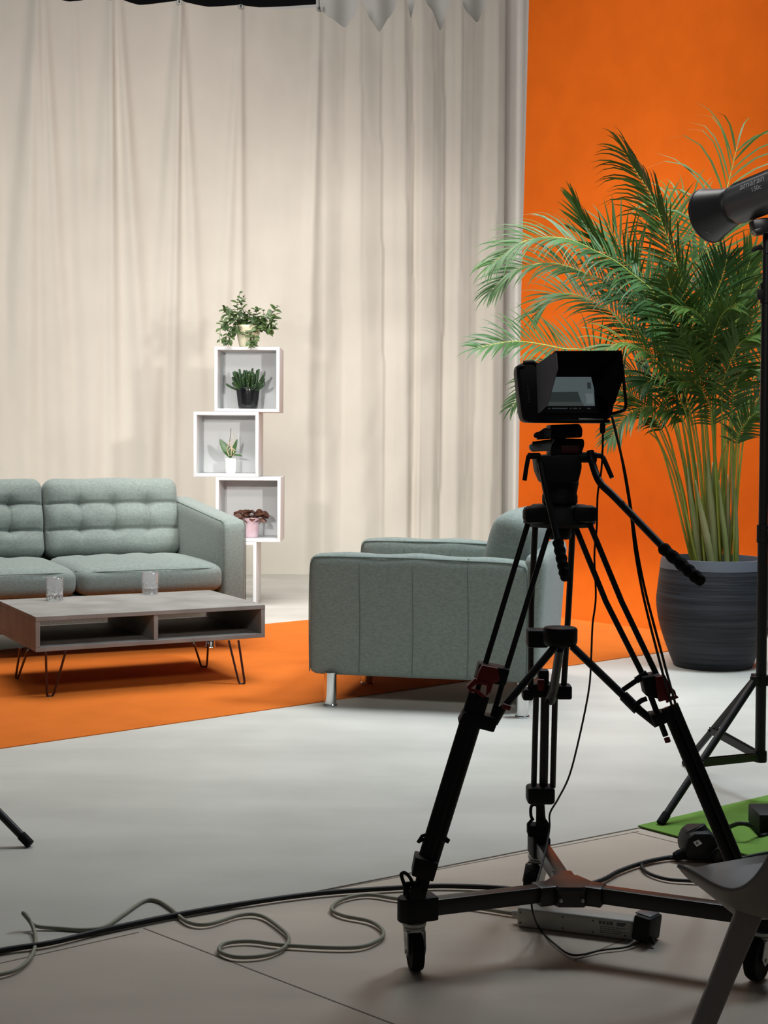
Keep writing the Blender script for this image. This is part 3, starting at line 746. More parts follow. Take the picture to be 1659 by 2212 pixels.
fr(1506, -.25, [(1478, 912), (1420, 880), (1362, 890), (1318, 945)], (0, -.7, .7), n=30, L=.19, w=.0062, droop=.28)
fr(1504, .2, [(1440, 860), (1390, 810), (1340, 800), (1290, 830)], (0, -.7, .7), n=32, L=.22, w=.0055, droop=.24, m='leafpalm2')
fr(1590, .1, [(1600, 930), (1625, 880), (1650, 850), (1690, 850)], (0, -.8, .6), n=24, L=.16, w=.006, droop=.2, m='leafpalm2')
fr(1582, -.2, [(1580, 890), (1590, 830), (1612, 800), (1645, 810)], (0, -.7, .7), n=24, L=.18, w=.0066, droop=.24)
fr(1530, -.3, [(1500, 780), (1470, 700), (1452, 640), (1440, 600)], (-.3, -.9, .3), n=32, L=.24, w=.0066, droop=.18)
fr(1520, -.35, [(1480, 850), (1430, 790), (1380, 750), (1335, 742), (1290, 775)], (0, -.7, .7), n=38, L=.24, w=.0062, droop=.26)
fr(1545, -.35, [(1530, 800), (1540, 730), (1560, 680), (1590, 655)], (.2, -.9, .4), n=28, L=.21, w=.007, droop=.18)
fr(1530, .3, [(1500, 720), (1490, 640), (1500, 580), (1520, 540)], FACE, n=24, L=.24, w=.0056, droop=.08, m='leafpalm2')
fr(1525, -.1, [(1470, 760), (1420, 690), (1370, 650), (1310, 640)], (0, -.7, .7), n=36, L=.25, w=.0056, droop=.28, m='leafpalm2')
fr(1540, -.25, [(1520, 860), (1500, 800), (1490, 760), (1470, 725)], (-.4, -.8, .4), n=28, L=.22, w=.007, droop=.24)
fr(1555, -.3, [(1560, 850), (1575, 790), (1600, 740), (1640, 720)], (.2, -.8, .5), n=28, L=.22, w=.0068, droop=.24)
fr(1550, -.1, [(1530, 700), (1545, 640), (1560, 600), (1570, 560)], FACE, n=26, L=.22, w=.006, droop=.08, m='leafpalm2')
fr(1565, .25, [(1570, 760), (1560, 690), (1545, 640), (1520, 610)], FACE, n=26, L=.24, w=.006, droop=.16, m='leafpalm2')
fr(1515, .3, [(1460, 800), (1440, 720), (1410, 660), (1385, 610)], FACE, n=28, L=.25, w=.006, droop=.18, m='leafpalm2')
fr(1520, -.2, [(1490, 900), (1450, 850), (1420, 820), (1385, 835)], (0, -.8, .6), n=26, L=.20, w=.0062, droop=.28, m='leafpalm2')
fr(1540, -.3, [(1545, 790), (1535, 720), (1500, 670), (1460, 660)], (0, -.9, .5), n=30, L=.23, w=.0066, droop=.24)
fr(1500, -.1, [(1430, 930), (1400, 890), (1360, 850), (1300, 840)], (0, -.8, .6), n=30, L=.17, w=.0052, droop=.26)
fr(1548, -.2, [(1540, 920), (1530, 870), (1505, 830), (1470, 825)], (0, -.8, .6), n=26, L=.17, w=.0056, droop=.24)
fr(1575, -.15, [(1590, 960), (1615, 910), (1640, 890), (1665, 905)], (0, -.8, .6), n=22, L=.13, w=.0056, droop=.2)
fr(1503, .3, [(1350, 800), (1250, 790), (1170, 800), (1105, 880)], (0, -.8, .6), n=36, L=.16, w=.0045, droop=.25, m='leafpalm2')
# a few bare young stalks and the thick canes
for bx, q in [(1498, (1435, 985, 1400, 930)), (1500, (1450, 960, 1420, 900)), (1522, (1490, 940, 1470, 860)), (1530, (1515, 900, 1508, 800)), (1548, (1540, 900, 1548, 780)), (1556, (1575, 930, 1590, 850)), (1572, (1592, 930, 1600, 820)), (1535, (1560, 980, 1620, 900)), (1585, (1585, 1000, 1582, 880)), (1510, (1478, 1000, 1462, 900)), (1543, (1530, 1000, 1520, 880)), (1565, (1562, 980, 1570, 860))]:
    b = PC + V(((bx - 1539) * kp, rp.uniform(-.08, .08), ph - .06)); y = rp.uniform(-.12, .12)
    mb = MB(); mb.tube([b, D(q[0], q[1], YP + y * .6), D(q[2], q[3], YP + y)], [.0065, .003], 7, sm=8); obj('frond_stalk', mb, M['stalk'], palm, sharp=3)
for bx, tx, ty, r, yy in [(1504, 1492, 1070, .016, -.05), (1516, 1506, 1060, .015, .06), (1528, 1512, 1090, .018, -.09), (1538, 1532, 1040, .021, -.04), (1545, 1540, 1060, .018, .05), (1560, 1558, 1090, .014, -.08), (1572, 1572, 1080, .014, .03), (1584, 1584, 1040, .015, -.03)]:
    b = PC + V(((bx - 1539) * kp, yy, ph - .07)); t = D(tx, ty, YP + yy)
    mb = MB(); t = t + (t - b) * .35; P_ = catmull([b, b.lerp(t, .35) + V((.004, 0, 0)), b.lerp(t, .7), t], 5); mb.tube(P_, [r * (1 - .25 * (i / (len(P_) - 1))) * (1 if i < len(P_) * .55 else 1 - .78 * (i / (len(P_) - 1) - .55) / .45) for i in range(len(P_))], 10); obj('cane', mb, M['cane'], palm, sharp=3)
# ------------------------------------------------------------------ tripod dolly
HB = G(1228, 1922, .12); TC = V((HB.x, HB.y, 0))
EL, ER, EB = G(895, 1962, .12), G(1645, 1980, .12), G(1163, 1822, .12)
dl = thing('tripod_dolly', TC, 'black three-armed wheeled dolly under the camera tripod', 'tripod dolly')
mb = MB(); mb.lathe([(.03, -.024), (.052, -.022), (.054, .012), (.048, .018), (.03, .02), (.001, .02)], HB, None, 6)
for e in (EL, ER, EB):
    d = (e - HB); d.z = 0; d.normalize(); n = V((-d.y, d.x, 0))
    mb.box(HB + d * .045 + V((0, 0, -.002)), (.06, .045, .04), aim((0, 0, 1), d), .004)
hubo = obj('hub', mb, M['dollytop'], dl)
for k in (-1, 1):
    mb = MB(); mb.lathe([(.0035, 0), (.0035, .003), (.001, .0035)], HB + V((k * .022, -.055, -.005)), aim((0, -1, 0)), 10); obj('bolt', mb, M['steel'], hubo)
def caster(e, z0, wr, yaw, swing, fs=1.0):
    """wheel below e; yaw: heading of the axle in the floor plane"""
    ax = V((math.cos(yaw), math.sin(yaw), 0)); fw = V((-ax.y, ax.x, 0)) * swing
    c = V((e.x, e.y, 0)) + fw; c.z = wr + .001
    mb = MB(); tz = e.z - .026
    mb.lathe([(.014, .004), (.024, .0), (.024, -.006), (.019, -.008), (.022, -.010), (.022, -.016), (.016, -.018)], (e.x, e.y, tz), None, 24)
    ob = obj('caster', mb, M['steel'], dl)
    f = MB(); w = .0165
    for s in (-1, 1):
        o = ax * (s * w)
        a = V((e.x, e.y, tz - .014)); fn_ = fw.normalized() * fs; poly = [a - fn_ * .020 + o, a + fn_ * .022 + o, V((c.x, c.y, c.z + .006)) + fn_ * .016 + o, V((c.x, c.y, c.z - .010)) + fn_ * .004 + o, V((c.x, c.y, c.z - .006)) - fn_ * .010 + o]
        f.prism(poly, ax * s * .0022, .0)
    f.box(V((e.x, e.y, tz - .015)), (2 * w + .004, .04, .003), aim((0, 0, 1), ax))
    f.tube([c - ax * .021, c + ax * .021], .004, 8)
    obj('fork', f, M['steel'], ob)
    wl = MB(); R = aim(ax)
    wl.lathe([(wr * .35, -.012), (wr * .72, -.011), (wr * .78, -.0125), (wr * .93, -.012), (wr, -.006), (wr, .006), (wr * .93, .012), (wr * .78, .0125), (wr * .72, .011), (wr * .35, .012)], c, R, 36)
    obj('wheel', wl, M['rubber'], ob)
for e, yaw, sw, wr_, fs_ in ((EL, .18, -.012, .038, 1), (ER, -.65, -.020, .042, 1.1), (EB, -.45, -.030, .039, 1.5)):
    d = (e - HB); d.z = 0; Ln = d.length; d.normalize(); n = V((-d.y, d.x, 0))
    mb = MB(); mb.box(HB.lerp(e, .52), (Ln * .93, .028, .032), aim((0, 0, 1), d), .002); arm = obj('arm', mb, M['dollytop'], dl)
    mb = MB(); q = [e - d * .045 - n * .02, e + d * .022 - n * .022, e + d * .034 - n * .008, e + d * .034 + n * .008, e + d * .022 + n * .022, e - d * .045 + n * .02]
    mb.prism([p + V((0, 0, -.024)) for p in q], (0, 0, .048), .004)
    for s in (-1, 1): mb.box(e + n * s * .017 + V((0, 0, .034)), (.034, .006, .03), aim((0, 0, 1), d), .002)
    obj('end_bracket', mb, M['blackp'], arm)
    caster(e, 0, wr_, yaw, sw, fs_)

# ------------------------------------------------------------------ tripod
tp = thing('camera_tripod', TC, 'black twin-tube tripod with fluid head and two pan handles, carrying the video camera', 'tripod')
R_ = lambda px, Y: px * Y / F
def T(mb, pts, rpx, n=12, sm=0):
    P = [D(*p) for p in pts]; Ym = sum(p[2] for p in pts) / len(pts)
    r = [R_(x, Ym) for x in rpx] if isinstance(rpx, (list, tuple)) else R_(rpx, Ym)
    mb.tube(P, r, n, sm=sm); return mb
def at(px, py, Y): return D(px, py, Y)
# crown
c = D(1208, 1133, 2.95); u = 2.95 / F
mb = MB(); mb.lathe([(.03, -.004), (70 * u, -.004), (78 * u, .004), (77 * u, .010), (70 * u, .024), (66 * u, .036), (58 * u, .041), (40 * u, .042), (34 * u, .038)], c, None, 40)
mb.lathe([(.001, -.030), (22 * u, -.030), (27 * u, -.024), (27 * u, -.008), (20 * u, -.004)], c, None, 18)
for (x, y, Y) in ((1157, 1112, 2.90), (1262, 1110, 2.90), (1200, 1105, 3.0)): mb.box(D(x, y, Y), (.05, .05, .034), None, .01)
crown = obj('crown', mb, M['blackp'], tp)
# left leg
mb = MB(); T(mb, [(1140, 1132, 2.91), (1046, 1442, 2.87), (1020, 1530, 2.86)], 6.2); T(mb, [(1186, 1146, 2.92), (1096, 1440, 2.87), (1060, 1562, 2.86)], 6.2)
lg = obj('leg', mb, M['black'], tp)
mb = MB(); mb.pprism([(1036, 1434), (1102, 1447), (1092, 1482), (1026, 1472)], 2.845, .05); obj('collar', mb, M['blackp'], lg); mb = MB(); mb.pprism([(1003, 1538), (1078, 1553), (1067, 1583), (990, 1563)], 2.84, .05); obj('collar', mb, M['blackp'], lg)
def lever(mb, pxs, Y):
    mb.pprism(pxs, Y, .014, .002)
mb = MB(); lever(mb, [(1042, 1437), (1076, 1444), (1080, 1470), (1066, 1478), (1030, 1468), (1034, 1452)], 2.825); lever(mb, [(1066, 1474), (1060, 1496), (1050, 1504), (1052, 1476)], 2.825); lever(mb, [(1012, 1492), (1008, 1484), (1026, 1466), (1056, 1474), (1054, 1482), (1030, 1478)], 2.823); lever(mb, [(1018, 1488), (1034, 1492), (1050, 1506), (1044, 1508), (1028, 1496), (1010, 1494)], 2.823)
obj('clamp_lever', mb, M['red'], lg, 'dark red clamp lever')
mb = MB()
for o in (-12, 0, 12): T(mb, [(1035 + o, 1500 + o * .28, 2.86), (922 + o * .96, 1868 + o * .28, 2.82)], 11.5 if o else 13)
obj('lower_tube', mb, M['black'], lg)
mb = MB(); mb.pprism([(897, 1852), (948, 1866), (936, 1906), (889, 1893)], 2.79, .05); obj('lower_collar', mb, M['blackp'], lg); mb = MB(); T(mb, [(905, 1818, 2.80), (918, 1812, 2.8)], 3.5); T(mb, [(960, 1812, 2.80), (970, 1818, 2.80)], [7, 5]); T(mb, [(903, 1820, 2.8), (912, 1806, 2.8), (922, 1803, 2.8)], 4); obj('leg_latch', mb, M['blackp'], lg)
mb = MB(); T(mb, [(915, 1893, 2.81), (906, 1935, 2.81), (897, 1958, 2.815)], [16, 12]); mb.box(D(893, 1940, 2.81), (.03, .03, .028), None, .006)
T(mb, [(880, 1930, 2.80), (868, 1895, 2.80), (868, 1887, 2.80), (876, 1886, 2.80), (888, 1900, 2.80), (896, 1928, 2.80)], 4, 8, 4); obj('foot', mb, M['rubber'], lg)
# right leg
mb = MB(); T(mb, [(1243, 1138, 2.92), (1309, 1300, 2.89), (1387, 1455, 2.86), (1405, 1502, 2.85), (1438, 1590, 2.84)], 6.4); T(mb, [(1272, 1128, 2.91), (1343, 1300, 2.88), (1419, 1459, 2.85), (1440, 1510, 2.84)], 6.4)
lg = obj('leg', mb, M['black'], tp)
mb = MB(); mb.pprism([(1388, 1464), (1428, 1457), (1442, 1515), (1396, 1504)], 2.825, .05); obj('collar', mb, M['blackp'], lg); mb = MB(); mb.pprism([(1405, 1547), (1466, 1535), (1471, 1550), (1417, 1572)], 2.82, .05); obj('collar', mb, M['blackp'], lg)
mb = MB(); lever(mb, [(1417, 1463), (1437, 1458), (1450, 1488), (1448, 1510), (1424, 1517)], 2.81); lever(mb, [(1449, 1484), (1459, 1492), (1462, 1504), (1455, 1500), (1450, 1500)], 2.81); lever(mb, [(1440, 1520), (1444, 1508), (1464, 1503), (1467, 1508), (1452, 1513)], 2.81); obj('clamp_lever', mb, M['red'], lg, 'dark red clamp lever'); mb = MB(); T(mb, [(1440, 1594, 2.83), (1443, 1603, 2.83)], 6.5); obj('end_cap', mb, M['red'], lg, 'red tube end')
mb = MB()
for o in (-8.5, 8.5): T(mb, [(1446 + o, 1525 - o * .42, 2.83), (1582 + o, 1850 - o * .42, 2.79), (1625 + o * .8, 1952, 2.78)], 10.5)
obj('lower_tube', mb, M['black'], lg)
mb = MB(); T(mb, [(1618, 1935, 2.78), (1642, 1975, 2.78)], [15, 12]); obj('foot', mb, M['rubber'], lg)
# back leg
mb = MB(); T(mb, [(1156, 1140, 2.97), (1148, 1300, 3.03), (1146, 1490, 3.10)], 6.6); T(mb, [(1237, 1142, 2.97), (1229, 1300, 3.03), (1217, 1495, 3.10)], 6.6)
lg = obj('leg', mb, M['black'], tp)
mb = MB(); mb.pbox(1130, 1490, 1152, 1514, 3.08, .04); obj('collar', mb, M['blackp'], lg); mb = MB(); mb.pbox(1204, 1482, 1236, 1512, 3.08, .04); obj('collar', mb, M['blackp'], lg); mb = MB(); mb.pbox(1146, 1478, 1210, 1508, 3.085, .04); obj('collar', mb, M['blackp'], lg); mb = MB(); mb.pbox(1163, 1448, 1186, 1484, 3.09, .03); obj('collar', mb, M['blackp'], lg)
mb = MB(); mb.pbox(1162, 1468, 1176, 1492, 3.075, .015, .002); obj('clamp_lever', mb, M['red'], lg, 'dark red clamp lever')
mb = MB(); T(mb, [(1158, 1505, 3.11), (1153, 1700, 3.19)], 6.4); T(mb, [(1178, 1480, 3.11), (1174, 1700, 3.19)], 9.5); T(mb, [(1199, 1505, 3.11), (1194, 1700, 3.19)], 6.4)
obj('lower_tube', mb, M['black'], lg)
mb = MB(); mb.soft(D(1167, 1715, 3.19), (R_(60, 3.19), .05, R_(38, 3.19)), .008, (8, 6, 6)); obj('lower_collar', mb, M['blackp'], lg)
mb = MB(); T(mb, [(1167, 1730, 3.2), (1168, 1762, 3.22), (1169, 1775, 3.23), (1168, 1800, 3.24), (1166, 1812, 3.25)], [9, 14]); mb.pbox(1141, 1784, 1187, 1810, 3.22, .04, .005)
T(mb, [(1152, 1772, 3.21), (1147, 1762, 3.21), (1147, 1744, 3.21), (1153, 1738, 3.21), (1160, 1740, 3.21)], 3.4, 8, 4); T(mb, [(1144, 1800, 3.21), (1143, 1780, 3.21), (1150, 1770, 3.21)], 3.6, 8, 4); T(mb, [(1184, 1800, 3.21), (1183, 1782, 3.21), (1176, 1770, 3.21)], 3.6, 8, 4); obj('foot', mb, M['rubber'], lg)
# spreader
c = D(1210, 1395, 2.93)
mb = MB(); mb.lathe([(.001, 0), (30 * u, 0), (36 * u, .006), (37 * u, .012), (37 * u, .034), (34 * u, .038), (30 * u, .037), (.001, .036)], c, None, 36); mb.pbox(1141, 1362, 1185, 1400, 2.95, .05)
sp = obj('spreader', mb, M['blackp'], tp)
mb = MB(); T(mb, [(1198, 1398, 2.92), (1082, 1535, 2.86)], 8.5); T(mb, [(1084, 1530, 2.86), (1066, 1562, 2.855)], 10); obj('spreader_arm', mb, M['black'], sp)
mb = MB(); T(mb, [(1085, 1524, 2.85), (1102, 1530, 2.85)], 6); obj('release_button', mb, M['red'], sp, 'small dark red button')
mb = MB(); T(mb, [(1236, 1396, 2.92), (1350, 1506, 2.87)], 8.5); T(mb, [(1346, 1502, 2.87), (1378, 1534, 2.86)], 11.5); T(mb, [(1374, 1528, 2.86), (1420, 1566, 2.84)], [9, 8]); T(mb, [(1368, 1526, 2.855), (1386, 1513, 2.85), (1397, 1509, 2.85)], 5.5); obj('spreader_arm', mb, M['black'], sp)
mb = MB(); T(mb, [(1346, 1490, 2.86), (1378, 1468, 2.85)], 5.5); T(mb, [(1374, 1470, 2.85), (1398, 1454, 2.85)], 7.5); obj('locking_knob', mb, M['blackp'], sp)
mb = MB(); T(mb, [(1209, 1402, 2.95), (1196, 1490, 3.04)], 9.5); T(mb, [(1197, 1482, 3.04), (1188, 1515, 3.07)], 11); T(mb, [(1186, 1510, 3.06), (1182, 1520, 3.06)], 6); obj('spreader_arm', mb, M['dollytop'], sp)
# fluid head
YH = 2.88
c = D(1209, 1098, 2.93)
mb = MB(); mb.lathe([(32 * u, 0), (34 * u, .008), (38 * u, .012), (38 * u, .026), (36 * u, .03), (40 * u, .05), (40 * u, .06)], c, None, 32)
mb.pprism([(1158, 984), (1255, 979), (1258, 1010), (1250, 1043), (1174, 1046), (1162, 1018)], YH, .09, .006)
head = obj('fluid_head', mb, M['blackp'], tp)
mb = MB(); mb.pprism([(1190, 965), (1200, 946), (1262, 948), (1263, 962), (1256, 982), (1190, 984)], YH, .085, .004); mb.pprism([(1189, 918), (1252, 915), (1259, 926), (1258, 945), (1190, 948)], YH, .085, .004); obj('camera_plate', mb, M['blackp'], head)
mb = MB(); mb.pbox(1212, 962, 1252, 978, YH - .004, .006, .001); obj('badge', mb, mat('badge_dark_red', (66, 14, 16), .5), head)
mb = MB(); mb.pprism([(1144, 962), (1156, 955), (1194, 950), (1190, 974), (1150, 976), (1145, 970)], YH - .01, .02, .002); mb.pprism([(1162, 935), (1178, 924), (1192, 926), (1190, 948), (1160, 950)], YH - .006, .02, .002); obj('plate_lever', mb, mat('lever_grey', (124, 128, 130), .45), head, 'grey locking lever')
mb = MB(); mb.pprism([(1153, 940), (1158, 934), (1172, 931), (1178, 942), (1172, 948), (1156, 946)], YH - .03, .02, .003); T(mb, [(1150, 957, YH - .012), (1194, 951, YH - .012)], 3); obj('plate_knob', mb, M['blackp'], head)
mb = MB(); T(mb, [(1165, 985, YH), (1142, 985, YH - .01)], 7); T(mb, [(1142, 984, YH - .02), (1137, 1010, YH - .02), (1133, 1038, YH - .02)], [5, 5], sm=3); obj('tilt_lock', mb, M['blackp'], head)
mb = MB(); T(mb, [(1250, 988, YH + .01), (1288, 988, YH + .01)], 12); T(mb, [(1284, 984, YH), (1300, 986, YH), (1308, 1000, YH - .01), (1322, 1032, YH - .02)], [6, 5], sm=3); obj('drag_lock', mb, M['blackp'], head)
for pts, r, gp, gr in (([(1275, 974, 2.88), (1280, 1002, 2.87), (1296, 1042, 2.83), (1330, 1076, 2.79), (1440, 1190, 2.66)], 8.2, [(1430, 1182, 2.665), (1478, 1224, 2.61), (1515, 1256, 2.57)], 14),
                       ([(1168, 1000, 2.86), (1180, 1060, 2.82), (1206, 1172, 2.74)], 7.0, [(1205, 1168, 2.745), (1214, 1212, 2.71), (1222, 1250, 2.68)], 13)):
    mb = MB(); T(mb, pts, r, 12, 6); h = obj('pan_handle', mb, M['black'], tp)
    P = catmull([D(*p) for p in gp], 12); n = len(P)
    mb = MB(); mb.tube(P, [R_(gr, 2.65) * (.93 + .09 * math.sin(i * 1.35)) * (.8 if i in (0, n - 1) else 1) for i in range(n)], 18); obj('grip', mb, M['rubber'], h)

# ------------------------------------------------------------------ video camera
vp = D(1225, 914, 2.86)
vc = thing('video_camera', vp, 'black video camera with rear monitor under a folding hood, mounted on the tripod head', 'camera')
YC = 2.80
mb = MB(); mb.pprism([(1117, 800), (1120, 788), (1130, 783), (1335, 786), (1340, 800), (1322, 900), (1312, 907), (1142, 913), (1132, 909), (1127, 896)], YC + .03, .085, .007)
mb.pbox(1150, 905, 1318, 914, YC + .03, .09, .002)
mb.lathe([(.034, 0), (.036, .01), (.036, .09), (.03, .12), (.034, .15), (.034, .17)], D(1225, 845, YC + .115), aim((0, 1, 0)), 32)
body = obj('body', mb, M['blackp'], vc)
mb = MB(); T(mb, [(1132, 790, YC + .028), (1122, 792, YC + .028), (1119, 806, YC + .028), (1130, 895, YC + .028), (1138, 908, YC + .028)], 3.4, 8, 5); T(mb, [(1130, 783, YC + .03), (1150, 782, YC + .03), (1160, 788, YC + .03)], 4, 8, 3); obj('edge_guard', mb, M['black'], body)
mb = MB()
for i in range(7): mb.lathe([(R_(2.2, YC), 0), (R_(2.0, YC), .002), (.0003, .0022)], D(1139.5 + i * .6, 836 + i * 5.4, YC + .0296), aim((0, -1, 0)), 10)
obj('button', mb, mat('button_grey', (58, 58, 60), .5), body)
# screen
scr = [(1200, 806), (1274, 806), (1285, 887), (1172, 884)]
mb = MB(); mb.add([D(x, y, YC + .026) for x, y in [(1165, 800), (1292, 800), (1292, 892), (1165, 892)]], [(0, 1, 2, 3)]); so = obj('screen', mb, emit('screen_black', (2, 2, 3), .2), vc)
def pic(pxs, m, dy): mb = MB(); mb.add([D(x, y, YC + .0255 - dy) for x, y in pxs], [tuple(range(len(pxs)))]); return mb
E1, E2, E3, E4 = emit('live_wall', (74, 83, 84), 1), emit('live_sofa', (40, 46, 45), 1), emit('live_box', (90, 98, 98), 1), emit('live_ui', (40, 44, 46), 1)
E5 = emit('live_floor', (56, 62, 60), 1)
img = obj('live_picture', pic([(1170, 814), (1282, 814), (1285, 877), (1170, 877)], 0, .0), E1, so, 'dim live picture of the sofa set')
obj('live_picture', pic([(1170, 847), (1248, 846), (1256, 868), (1170, 868)], 0, .0004), E2, so)
obj('live_picture', pic([(1170, 868), (1258, 868), (1262, 877), (1170, 877)], 0, .0005), E5, so)
obj('live_picture', pic([(1268, 826), (1276, 826), (1277, 840), (1269, 840)], 0, .0006), E2, so)
obj('live_picture', pic([(1264, 850), (1281, 850), (1283, 872), (1268, 872)], 0, .0006), E3, so)
for x0, x1 in ((1203, 1222), (1226, 1229), (1236, 1242), (1247, 1255), (1270, 1273)): obj('status_text', pic([(x0, 808.5), (x1, 808.5), (x1, 811), (x0, 811)], 0, .0005), E4, so)
for x0, x1 in ((1184, 1189), (1192, 1226), (1231, 1235), (1238, 1247), (1251, 1255), (1268, 1276)): obj('status_text', pic([(x0, 881), (x1, 881), (x1, 883.5), (x0, 883.5)], 0, .0005), E4, so)
# hood
def hp(x, y, f): return D(x, y, YC + .028 - .10 * f)
th_ = .0025
mb = MB()
def flap(pts): 
    n = (pts[1] - pts[0]).cross(pts[2] - pts[0]).normalized() * th_; mb.prism(pts, n)
flap([hp(1160, 788, 0), hp(1335, 788, 0), hp(1343, 757, 1), hp(1200, 758, 1)])
flap([hp(1338, 788, 0), hp(1316, 898, 0), hp(1322, 880, .55), hp(1348, 812, 1), hp(1343, 757, 1)])
hood = obj('sun_hood', mb, M['blackcloth'], vc, sharp=.3)
mb = MB(); flap([hp(1158, 788, 0), hp(1200, 758, 1), hp(1203, 797, 1), hp(1182, 874, .62), hp(1162, 893, 0)]); obj('hood_flap', mb, M['lithood'], hood, 'side flap of the hood, coloured lighter as if lit', sharp=.3)
mb = MB(); mb.add([hp(1200, 758, 1.002), hp(1343, 757, 1.002), hp(1348, 812, 1.002), hp(1328, 872, 1.002), hp(1286, 850, .4), hp(1276, 812, .25), hp(1202, 812, .25)], [(0, 1, 5, 6), (1, 2, 3, 4, 5)]); obj('hood_lining', mb, M['blackcloth'], hood, sharp=.3)
mb = MB(); T(mb, [(1340, 770, YC + .03), (1345, 800, YC + .02), (1350, 850, YC + .02), (1352, 874, YC + .02), (1349, 884, YC + .02), (1340, 889, YC + .02), (1322, 894, YC + .03)], 3.6, 10, 5); obj('cage_bar', mb, M['black'], vc)
mb = MB(); mb.pbox(1250, 903.5, 1304, 908, YC + .027, .004, .0005); obj('base_plate', mb, M['steel'], vc)

# ------------------------------------------------------------------ light stand and studio light
YS = 4.15
so_ = D(1643, 1560, YS); SP = V((so_.x, YS, 0))
ls = thing('light_stand', SP, 'black tripod light stand on the right, holding the studio light', 'light stand')
def zat(py, Y=YS): return D(1643, py, Y).z
mb = MB(); mb.tube([SP + V((0, 0, zat(1640))), SP + V((0, 0, zat(1140)))], R_(11.2, YS), 20); pole = obj('pole', mb, M['black'], ls)
mb = MB(); mb.tube([SP + V((0, 0, zat(1150))), SP + V((0, 0, zat(640)))], R_(10, YS), 20); mb.tube([SP + V((0, 0, zat(650))), SP + V((0, 0, zat(550)))], R_(8.4, YS), 20); mb.tube([SP + V((0, 0, zat(552))), SP + V((0, 0, zat(505)))], R_(5.5, YS), 12); obj('upper_pole', mb, M['black'], ls)
mb = MB()
for y0, y1, r in ((1172, 1134, 13.5), (655, 612, 12.5), (1480, 1458, 15), (1645, 1622, 14)): mb = MB(); mb.tube([SP + V((0, 0, zat(y0))), SP + V((0, 0, zat(y1)))], R_(r, YS), 20); obj('collar', mb, M['blackp'], ls)
mb = MB()
mb.box(SP + V((R_(-14, YS), -.01, zat(1640 - 1003))), (.02, .02, .03), None, .004); obj('knob', mb, M['blackp'], ls); mb = MB(); mb.box(SP + V((R_(14, YS), -.012, zat(1153))), (.03, .02, .03), None, .005); obj('knob', mb, M['blackp'], ls)
F1, F2 = G(1428, 1786), G(1481, 1656)
v1, v2 = F1 - SP, F2 - SP
F3 = SP + (rot2(math.radians(-122)) @ V((v2.x, v2.y, 0))).normalized() * .44
zt1, zl = zat(1466), zat(1634)
for Fq in (F1, F2, F3):
    d = V((Fq.x - SP.x, Fq.y - SP.y, 0)); L = d.length; d.normalize()
    hi = SP + d * .026 + V((0, 0, zt1)); lo = V((Fq.x, Fq.y, .012))
    n = V((-d.y, d.x, 0))
    mb = MB(); mb.tube([hi, lo], R_(7.6, YS), 14); mb.box(hi, (.03, .022, .02), aim((0, 0, 1), d), .003); lg = obj('leg', mb, M['black'], ls)
    mb = MB(); mb.tube([lo + (hi - lo).normalized() * .03, lo - (hi - lo).normalized() * .004], R_(9, YS), 12); obj('foot_cap', mb, M['rubber'], lg)
    j = hi.lerp(lo, .60); b = SP + d * .022 + V((0, 0, zl))
    mb = MB()
    for s in (-1, 1): mb.prism([b + n * s * .007 + V((0, 0, .012)), j + n * s * .009 + V((0, 0, .012)), j + n * s * .009 + V((0, 0, -.009)), b + n * s * .007 + V((0, 0, -.009))], n * s * .0022)
    mb.lathe([(.001, -.014), (.005, -.014), (.005, .014), (.001, .014)], j, aim(n), 10); obj('brace', mb, M['black'], lg)
# second stand, only its foot shows at the left edge
l2 = copy_tree(ls); tgt = G(63, 1832)
ang = math.radians(-17) - math.atan2(v1.y, v1.x)
l2.rotation_euler.z = ang; off = rot2(ang) @ V((v1.x, v1.y, 0)); l2.location = V((tgt.x, tgt.y, 0)) - off
tag(l2, 'black stand leg reaching in from the left edge of the picture onto white floor', 'light stand')
ORG[l2.name] = V(l2.location)
# studio light
a_ = V((-.56, .80, -.17)).normalized(); B_ = D(1640, 423, 4.12); sx = a_.cross(V((0, 0, 1))).normalized(); Rl = aim(a_, sx)
sl = thing('studio_light', B_, 'dark grey cylindrical studio light with flared reflector, pointing left at the set', 'studio light')
def oct_(a, z): return 1.0 - .05 * abs(math.sin(a * 4)) ** 2
mb = MB(); mb.lathe([(.045, -.13), (.056, -.125), (.060, -.11), (.060, .07), (.058, .085), (.050, .096), (.030, .097)], B_, Rl, 48, oct_); hs = obj('housing', mb, M['lamp'], sl, sharp=.5)
mb = MB(); pr_ = [(.052, .092)] + [(.0545 + .026 * (i / 10) ** 1.15, .095 + .095 * i / 10) for i in range(11)] + [(.0825, .191), (.0825, .196), (.079, .197)] + [(.077 - .036 * i / 8, .19 - .09 * i / 8) for i in range(9)]
mb.lathe(pr_, B_, Rl, 64); obj('reflector', mb, M['lampdark'], sl, sharp=.8)
mb = MB(); mb.lathe([(.0005, .098), (.034, .098), (.034, .101), (.0005, .103)], B_, Rl, 32); obj('led_chip', mb, emit('led_amber', (255, 236, 200), 6), sl)
for i in range(13):
    a0 = math.radians(50 + i * 0)
for s_, nm in ((1, 0),):
    mb = MB()
    for k in range(26):
        zc = -.09 + k * .0062
        for aa in range(5):
            th = math.radians(232 + aa * 19); p = V((math.cos(th) * .0598, math.sin(th) * .0598, zc))
            mb.box(B_ + Rl @ p, (.014, .0022, .0022), Matrix((Rl @ V((-math.sin(th), math.cos(th), 0)), Rl @ V((math.cos(th), math.sin(th), 0)), a_)).transposed())
    obj('cooling_fin', mb, M['blackp'], hs)
